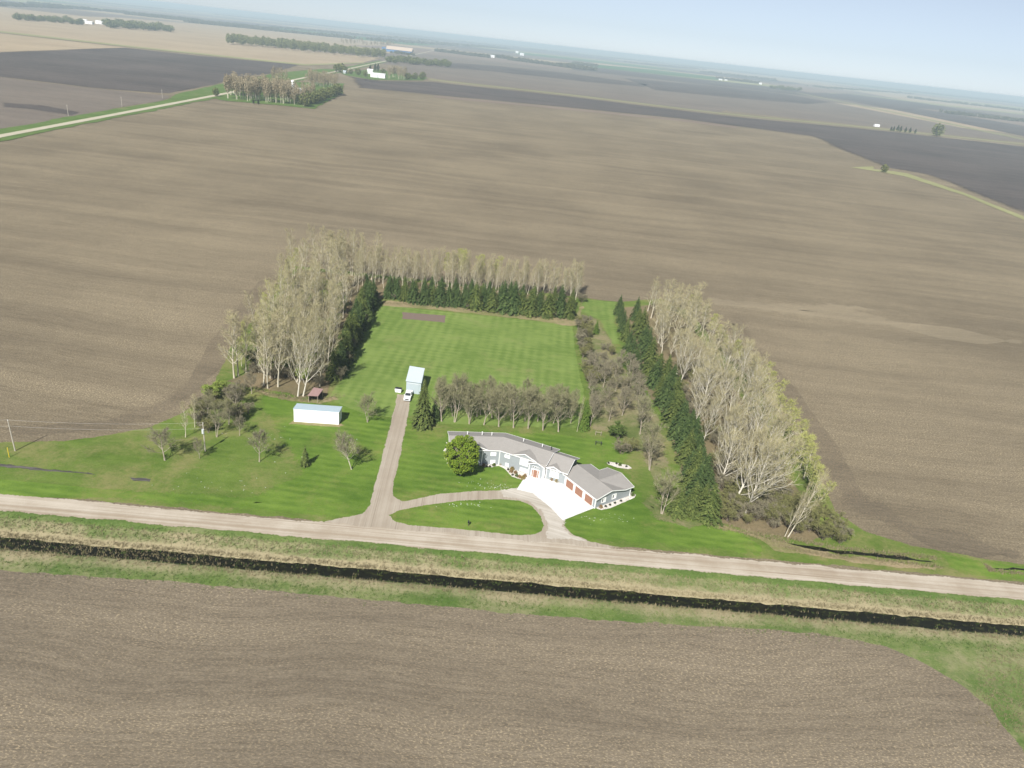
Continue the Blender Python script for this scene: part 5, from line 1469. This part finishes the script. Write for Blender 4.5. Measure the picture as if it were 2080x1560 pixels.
grp = 'trees of the farmyard by the side road'
far_block('bare', ((456, 203), (592, 213), (600, 200), (462, 190)), 80, 22, 29, 'tall brown bare tree in the block at the left of the side road farmyard', grp, .95)
far_block('bare', ((590, 214), (628, 217), (640, 196), (606, 196)), 20, 16, 23, 'brown bare tree at the near corner of the side road farmyard', grp)
far_block('green', ((617, 219), (692, 194), (688, 188), (606, 213)), 30, 11, 16, 'rounded green tree along the right hedge of the side road farmyard', grp, 1.1)
far_block('bare', ((622, 176), (684, 183), (686, 172), (626, 166)), 34, 18, 24, 'grey bare tree in the row at the back of the side road farmyard', grp)
far_block('bare', ((548, 172), (580, 174), (582, 168), (548, 166)), 5, 20, 26, 'tall bare tree behind the left block of the side road farmyard', grp)
far_tree('green', 439, 196, 'single small dark tree at the roadside left of the farmyard grove', grp, 10)
for px, py, lb in ((515, 212, 'left'), (525, 213, 'right')): far_tree('dark', px, py, '%s of the two tiny dark evergreens in front of the farmyard grove' % lb, grp, 6, 1.3)
grp = 'trees round the white barn farmstead'
for i, (k_, px, py, h, lb) in enumerate((('green', 684, 146, 16, 'dark rounded tree at the road corner of the white barn farmstead'), ('green', 692, 147, 19, 'large dark tree at the road corner of the white barn farmstead'), ('green', 700, 149, 15, 'green tree left of the little sheds at the white barn farmstead'), ('green', 712, 151, 11, 'low green tree amid the little sheds of the white barn farmstead'), ('green', 727, 153, 14, 'olive tree behind the little sheds of the white barn farmstead'), ('green', 742, 156, 12, 'olive tree left of the white barn'), ('dark', 752, 146, 16, 'pointed dark evergreen behind the white barn, left one'), ('dark', 762, 145, 18, 'pointed dark evergreen behind the white barn, middle one'), ('dark', 768, 145, 18, 'pointed dark evergreen behind the white barn, right one'), ('green', 778, 152, 13, 'brownish green tree just behind the white barn'))):
    far_tree(k_, px, py, lb, grp, h, 1.15)
far_block('bare', ((788, 160), (826, 163), (826, 158), (788, 155)), 12, 20, 27, 'tall bare tree right of the white barn', grp, 1.1)
far_block('green', ((822, 163), (862, 163), (862, 160), (822, 160)), 6, 9, 16, 'low green bush tree at the right end of the white barn farmstead', grp, 1.2)
far_block('lime', ((462, 91), (600, 101), (600, 98), (462, 87)), 55, 24, 32, 'pale green tree in the far half of the long shelterbelt', 'trees of the long shelterbelt', 1.25)
far_block('lime', ((562, 101), (782, 121), (782, 116), (562, 96)), 80, 24, 32, 'pale green tree in the near half of the long shelterbelt', 'trees of the long shelterbelt', 1.25)
grp = 'trees of the distant blue warehouse farm'
far_block('green', ((785, 128), (915, 138), (915, 132), (785, 122)), 46, 12, 22, 'green tree in the belt below the blue warehouse', grp, 1.4)
far_block('bare', ((690, 92), (800, 98), (800, 92), (690, 86)), 26, 20, 34, 'grey bare tree behind the long shelterbelt', grp, 1.3)
grp = 'trees of the small farmstead at the right'
for k_, px, py, h, lb in (('dark', 1809, 267, 11, 'dark evergreen first from the left at the right roadside farmstead'), ('dark', 1814, 268, 12, 'dark evergreen second from the left at the right roadside farmstead'), ('dark', 1822, 268, 15, 'dark evergreen third from the left at the right roadside farmstead'), ('dark', 1828, 269, 14, 'dark evergreen fourth from the left at the right roadside farmstead'), ('dark', 1838, 270, 13, 'dark evergreen fifth from the left at the right roadside farmstead'), ('dark', 1847, 271, 13, 'dark evergreen sixth from the left at the right roadside farmstead'), ('dark', 1858, 272, 11, 'dark evergreen last on the right at the right roadside farmstead'), ('green', 1902, 277, 27, 'large lone rounded tree right of the dark evergreens by the far road'), ('green', 1795, 350, 9, 'single small bush at the grass triangle in the right field')):
    far_tree(k_, px, py, lb, grp, h, 1.2)
far_block('green', ((1566, 181), (1626, 187), (1626, 184), (1566, 178)), 14, 12, 22, 'dark tree in the far row beside the crossing road', 'trees of the far row by the crossing road', 1.5)
far_block('green', ((30, 42), (170, 52), (170, 47), (30, 37)), 34, 12, 22, 'dark tree left of the white far farmstead at the upper left', 'trees of the upper left farmstead', 1.4)
far_block('green', ((215, 57), (350, 66), (350, 61), (215, 52)), 40, 18, 28, 'green tree right of the white far farmstead at the upper left', 'trees of the upper left farmstead', 1.5)


def far_house(px, py, wd, dp, h, rise, wall, roofm, label, rz=.05, cat='building', name='farm_building', z=.3):
    x, y = G(px, py); r = empty(name, (x, y, z), rz); tag(r, label, cat)
    b = MB(); b.prism([(-wd / 2, -dp / 2), (wd / 2, -dp / 2), (wd / 2, dp / 2), (-wd / 2, dp / 2)], 0, h)
    if rise:
        for sx in (-1, 1): b.slab([(sx * wd / 2, -dp / 2, h), (sx * wd / 2, dp / 2, h), (sx * wd / 2, 0, h + rise)], (-sx * .2, 0, 0))
    part(b, 'wall', wall, r)
    b = MB(); o_ = .04 * dp
    b.slab([(-wd / 2 - o_, -dp / 2 - o_, h), (wd / 2 + o_, -dp / 2 - o_, h), (wd / 2 + o_, 0, h + rise + .1), (-wd / 2 - o_, 0, h + rise + .1)], (0, 0, .2))
    b.slab([(-wd / 2 - o_, 0, h + rise + .1), (wd / 2 + o_, 0, h + rise + .1), (wd / 2 + o_, dp / 2 + o_, h), (-wd / 2 - o_, dp / 2 + o_, h)], (0, 0, .2))
    part(b, 'roof', roofm, r)
    b = MB(); b.box((0, -dp / 2 - .05, h * .38), (min(4, wd * .2), .1, h * .7)); part(b, 'door', M['grey_metal'], r)
    return r


far_house(768, 158, 30, 14, 8, .8, M['white_metal'], M['white_metal'], 'long white barn among trees at the far farmstead')
far_house(752, 150.5, 12, 10, 8, 2, M['white_metal'], M['white_metal'], 'white shed behind the left end of the long white barn')
far_house(700, 149.5, 6, 5, 4, 1.5, M['siding'], M['metal_roof'], 'tiny pale green shed left of the white barn farmstead trees')
far_house(711, 147.5, 9, 7, 4, 2, M['old_wood'], M['tan_roof'], 'small tan roofed house within the white barn farmstead')
far_house(590, 186, 17, 9, 6.0, 2.5, M['white_metal'], M['metal_roof'], 'white gabled barn inside the side road farmyard', -.15)
far_house(607, 190, 12, 8, 4.5, 2.5, M['white_metal'], M['metal_roof'], 'lower pale barn at the right inside the side road farmyard', -.15)
sx_, sy_ = G(592, 184); r = empty('silo', (sx_, sy_ + 7, .3)); tag(r, 'white domed silo inside the side road farmyard', 'silo')
b = MB(); b.tube([Vector((0, 0, 0)), Vector((0, 0, 11))], [2.0, 2.0], 16, cap=True); part(b, 'tower', M['white_metal'], r, True)
b = MB(); pts = [Vector((0, 0, 11 + 2.7 * math.sin(a * math.pi / 10))) for a in range(6)]; b.tube(pts, [2.7 * math.cos(a * math.pi / 10) + .02 for a in range(6)], 16, cap=True); part(b, 'dome', M['white_metal'], r, True)
far_house(812, 107, 110, 60, 10, 13, M['steel_blue'], M['tan_roof'], 'big blue warehouse with tan roof on the horizon side road')
far_house(790, 102, 60, 40, 9, 2, M['steel_blue'], M['steel_blue'], 'low blue hall left of the tan roofed warehouse')
for px, py, wd, h, lb in ((825, 125.5, 18, 6, 'white house in the belt below the blue warehouse'), (858, 128, 14, 4, 'low white shed right of the house in the belt below the blue warehouse'), (172, 46, 20, 8, 'pale blue-white shed at the left of the upper left farmstead'), (182, 49, 26, 7, 'low white shed second from the left at the upper left farmstead'), (203, 49, 26, 9, 'large white barn at the upper left farmstead'), (218, 47, 8, 13, 'white tower-like bin at the upper left farmstead'), (1780, 257.5, 12, 4, 'low white building left of the dark evergreens at the right roadside farmstead'), (1463, 163, 24, 6, 'long white building on the green far road at the right'), (1474, 164, 18, 6, 'second white building on the green far road at the right'), (1544, 171.5, 18, 8, 'white house beside the far row by the crossing road'), (1060, 113, 30, 14, 'white building amid dark far fields in the middle'), (1050, 108.5, 26, 14, 'second white building amid dark far fields in the middle'), (1180, 132, 40, 12, 'white building at the end of the green far strip'), (1000, 117, 24, 10, 'small white building left of the dark far fields')):
    far_house(px, py, wd, wd * .6, h, h * .3, M['white_metal'], M['white_metal'], lb)


# ------------------------------------------------------------------ far-off woods: masses that no one could count
def woods(px0, py0, px1, py1, h, depth, n, seed, mat='woods', lab='far-off belt of mixed woods near the horizon'):
    r = random.Random(seed); C = MB()
    def GC(px, py):
        while True:
            q = Vector(G(px, py))
            if 0 < q.y and q.length < 15000: return q
            py += 1
    a, b_ = GC(px0, py0), GC(px1, py1)
    d = (b_ - a); L = d.length; nn = Vector((-d.y, d.x)).normalized()
    bw = min(max(h * .55, L / n * .8), h * 2.2)
    for i in range(n):
        p = a + d * r.random() + nn * r.uniform(0, depth)
        hh = h * r.uniform(.55, 1.15) * (.75 + .5 * abs(wobble(p.x, p.y, .004, seed)))
        w_ = bw * r.uniform(.7, 1.3)
        for k in range(11):
            q = Vector((p.x + r.gauss(0, w_ * .45), p.y + r.gauss(0, w_ * .45), hh * r.uniform(.08, 1.0)))
            s = h * r.uniform(.18, .34) * (1 + .25 * bw / h)
            u = rv(r).normalized(); v = u.cross(rv(r)).normalized(); w3 = u.cross(v)
            C.face([q + u * s, q + v * s, q - u * s]); C.face([q - u * s, q - v * s, q + u * s]); C.face([q + w3 * s, q + v * s * .9, q - w3 * s, q - v * s * .9])
    o = C.build('woods', M[mat]); o['kind'] = 'stuff'; tag(o, lab, 'woods')


wl = [(1450, 159, 1540, 170, 15, 70, 110), (792, 107, 840, 113, 11, 30, 26), (0, 13, 160, 19, 16, 120, 240), (60, 8, 420, 44, 15, 260, 420), (250, 29, 560, 62, 17, 200, 420), (380, 46, 720, 80, 17, 140, 420), (160, 2, 400, 14, 14, 300, 300), (430, 26, 700, 54, 14, 300, 320),
      (560, 58, 900, 86, 16, 200, 360), (640, 47, 860, 66, 14, 500, 260), (760, 84, 1040, 100, 18, 260, 320), (880, 104, 985, 117, 16, 80, 150), (985, 114, 1035, 121, 15, 60, 80), (1030, 122, 1195, 143, 17, 90, 240), (1160, 130, 1208, 136, 18, 60, 70),
      (940, 86, 1200, 104, 16, 500, 300), (1100, 104, 1340, 122, 16, 400, 300), (1300, 130, 1440, 143, 16, 300, 200), (1420, 146, 1560, 163, 18, 200, 200), (1390, 127, 1640, 149, 15, 500, 260), (1640, 156, 1900, 178, 14, 400, 260), (1850, 176, 2080, 199, 14, 400, 260), (1850, 200, 2080, 226, 15, 140, 220), (1930, 232, 2200, 262, 14, 100, 180), (1680, 180, 1860, 192, 13, 200, 160), (800, 70, 1100, 92, 14, 700, 260), (1150, 108, 1500, 140, 14, 700, 260), (1500, 140, 1800, 172, 14, 700, 260), (1760, 168, 2100, 203, 14, 700, 260), (500, 30, 840, 62, 14, 700, 260)]
for i, q in enumerate(wl): woods(*q, seed=500 + i)

# ------------------------------------------------------------------ haze
hb = MB(); hb.box((0, 8000, 49.0), (90000, 70000, 104.0))
k = bpy.data.materials.new('haze'); k.use_nodes = True; t = k.node_tree
for n_ in list(t.nodes):
    if n_.type != 'OUTPUT_MATERIAL': t.nodes.remove(n_)
pv = t.nodes.new('ShaderNodeVolumePrincipled'); pv.inputs['Color'].default_value = (.76, .93, 1.0, 1); pv.inputs['Density'].default_value = 1.5e-4; pv.inputs['Anisotropy'].default_value = 0.0
t.links.new(pv.outputs[0], t.nodes['Material Output'].inputs['Volume'])
o = hb.build('haze', k); o['kind'] = 'stuff'
o.visible_shadow = True
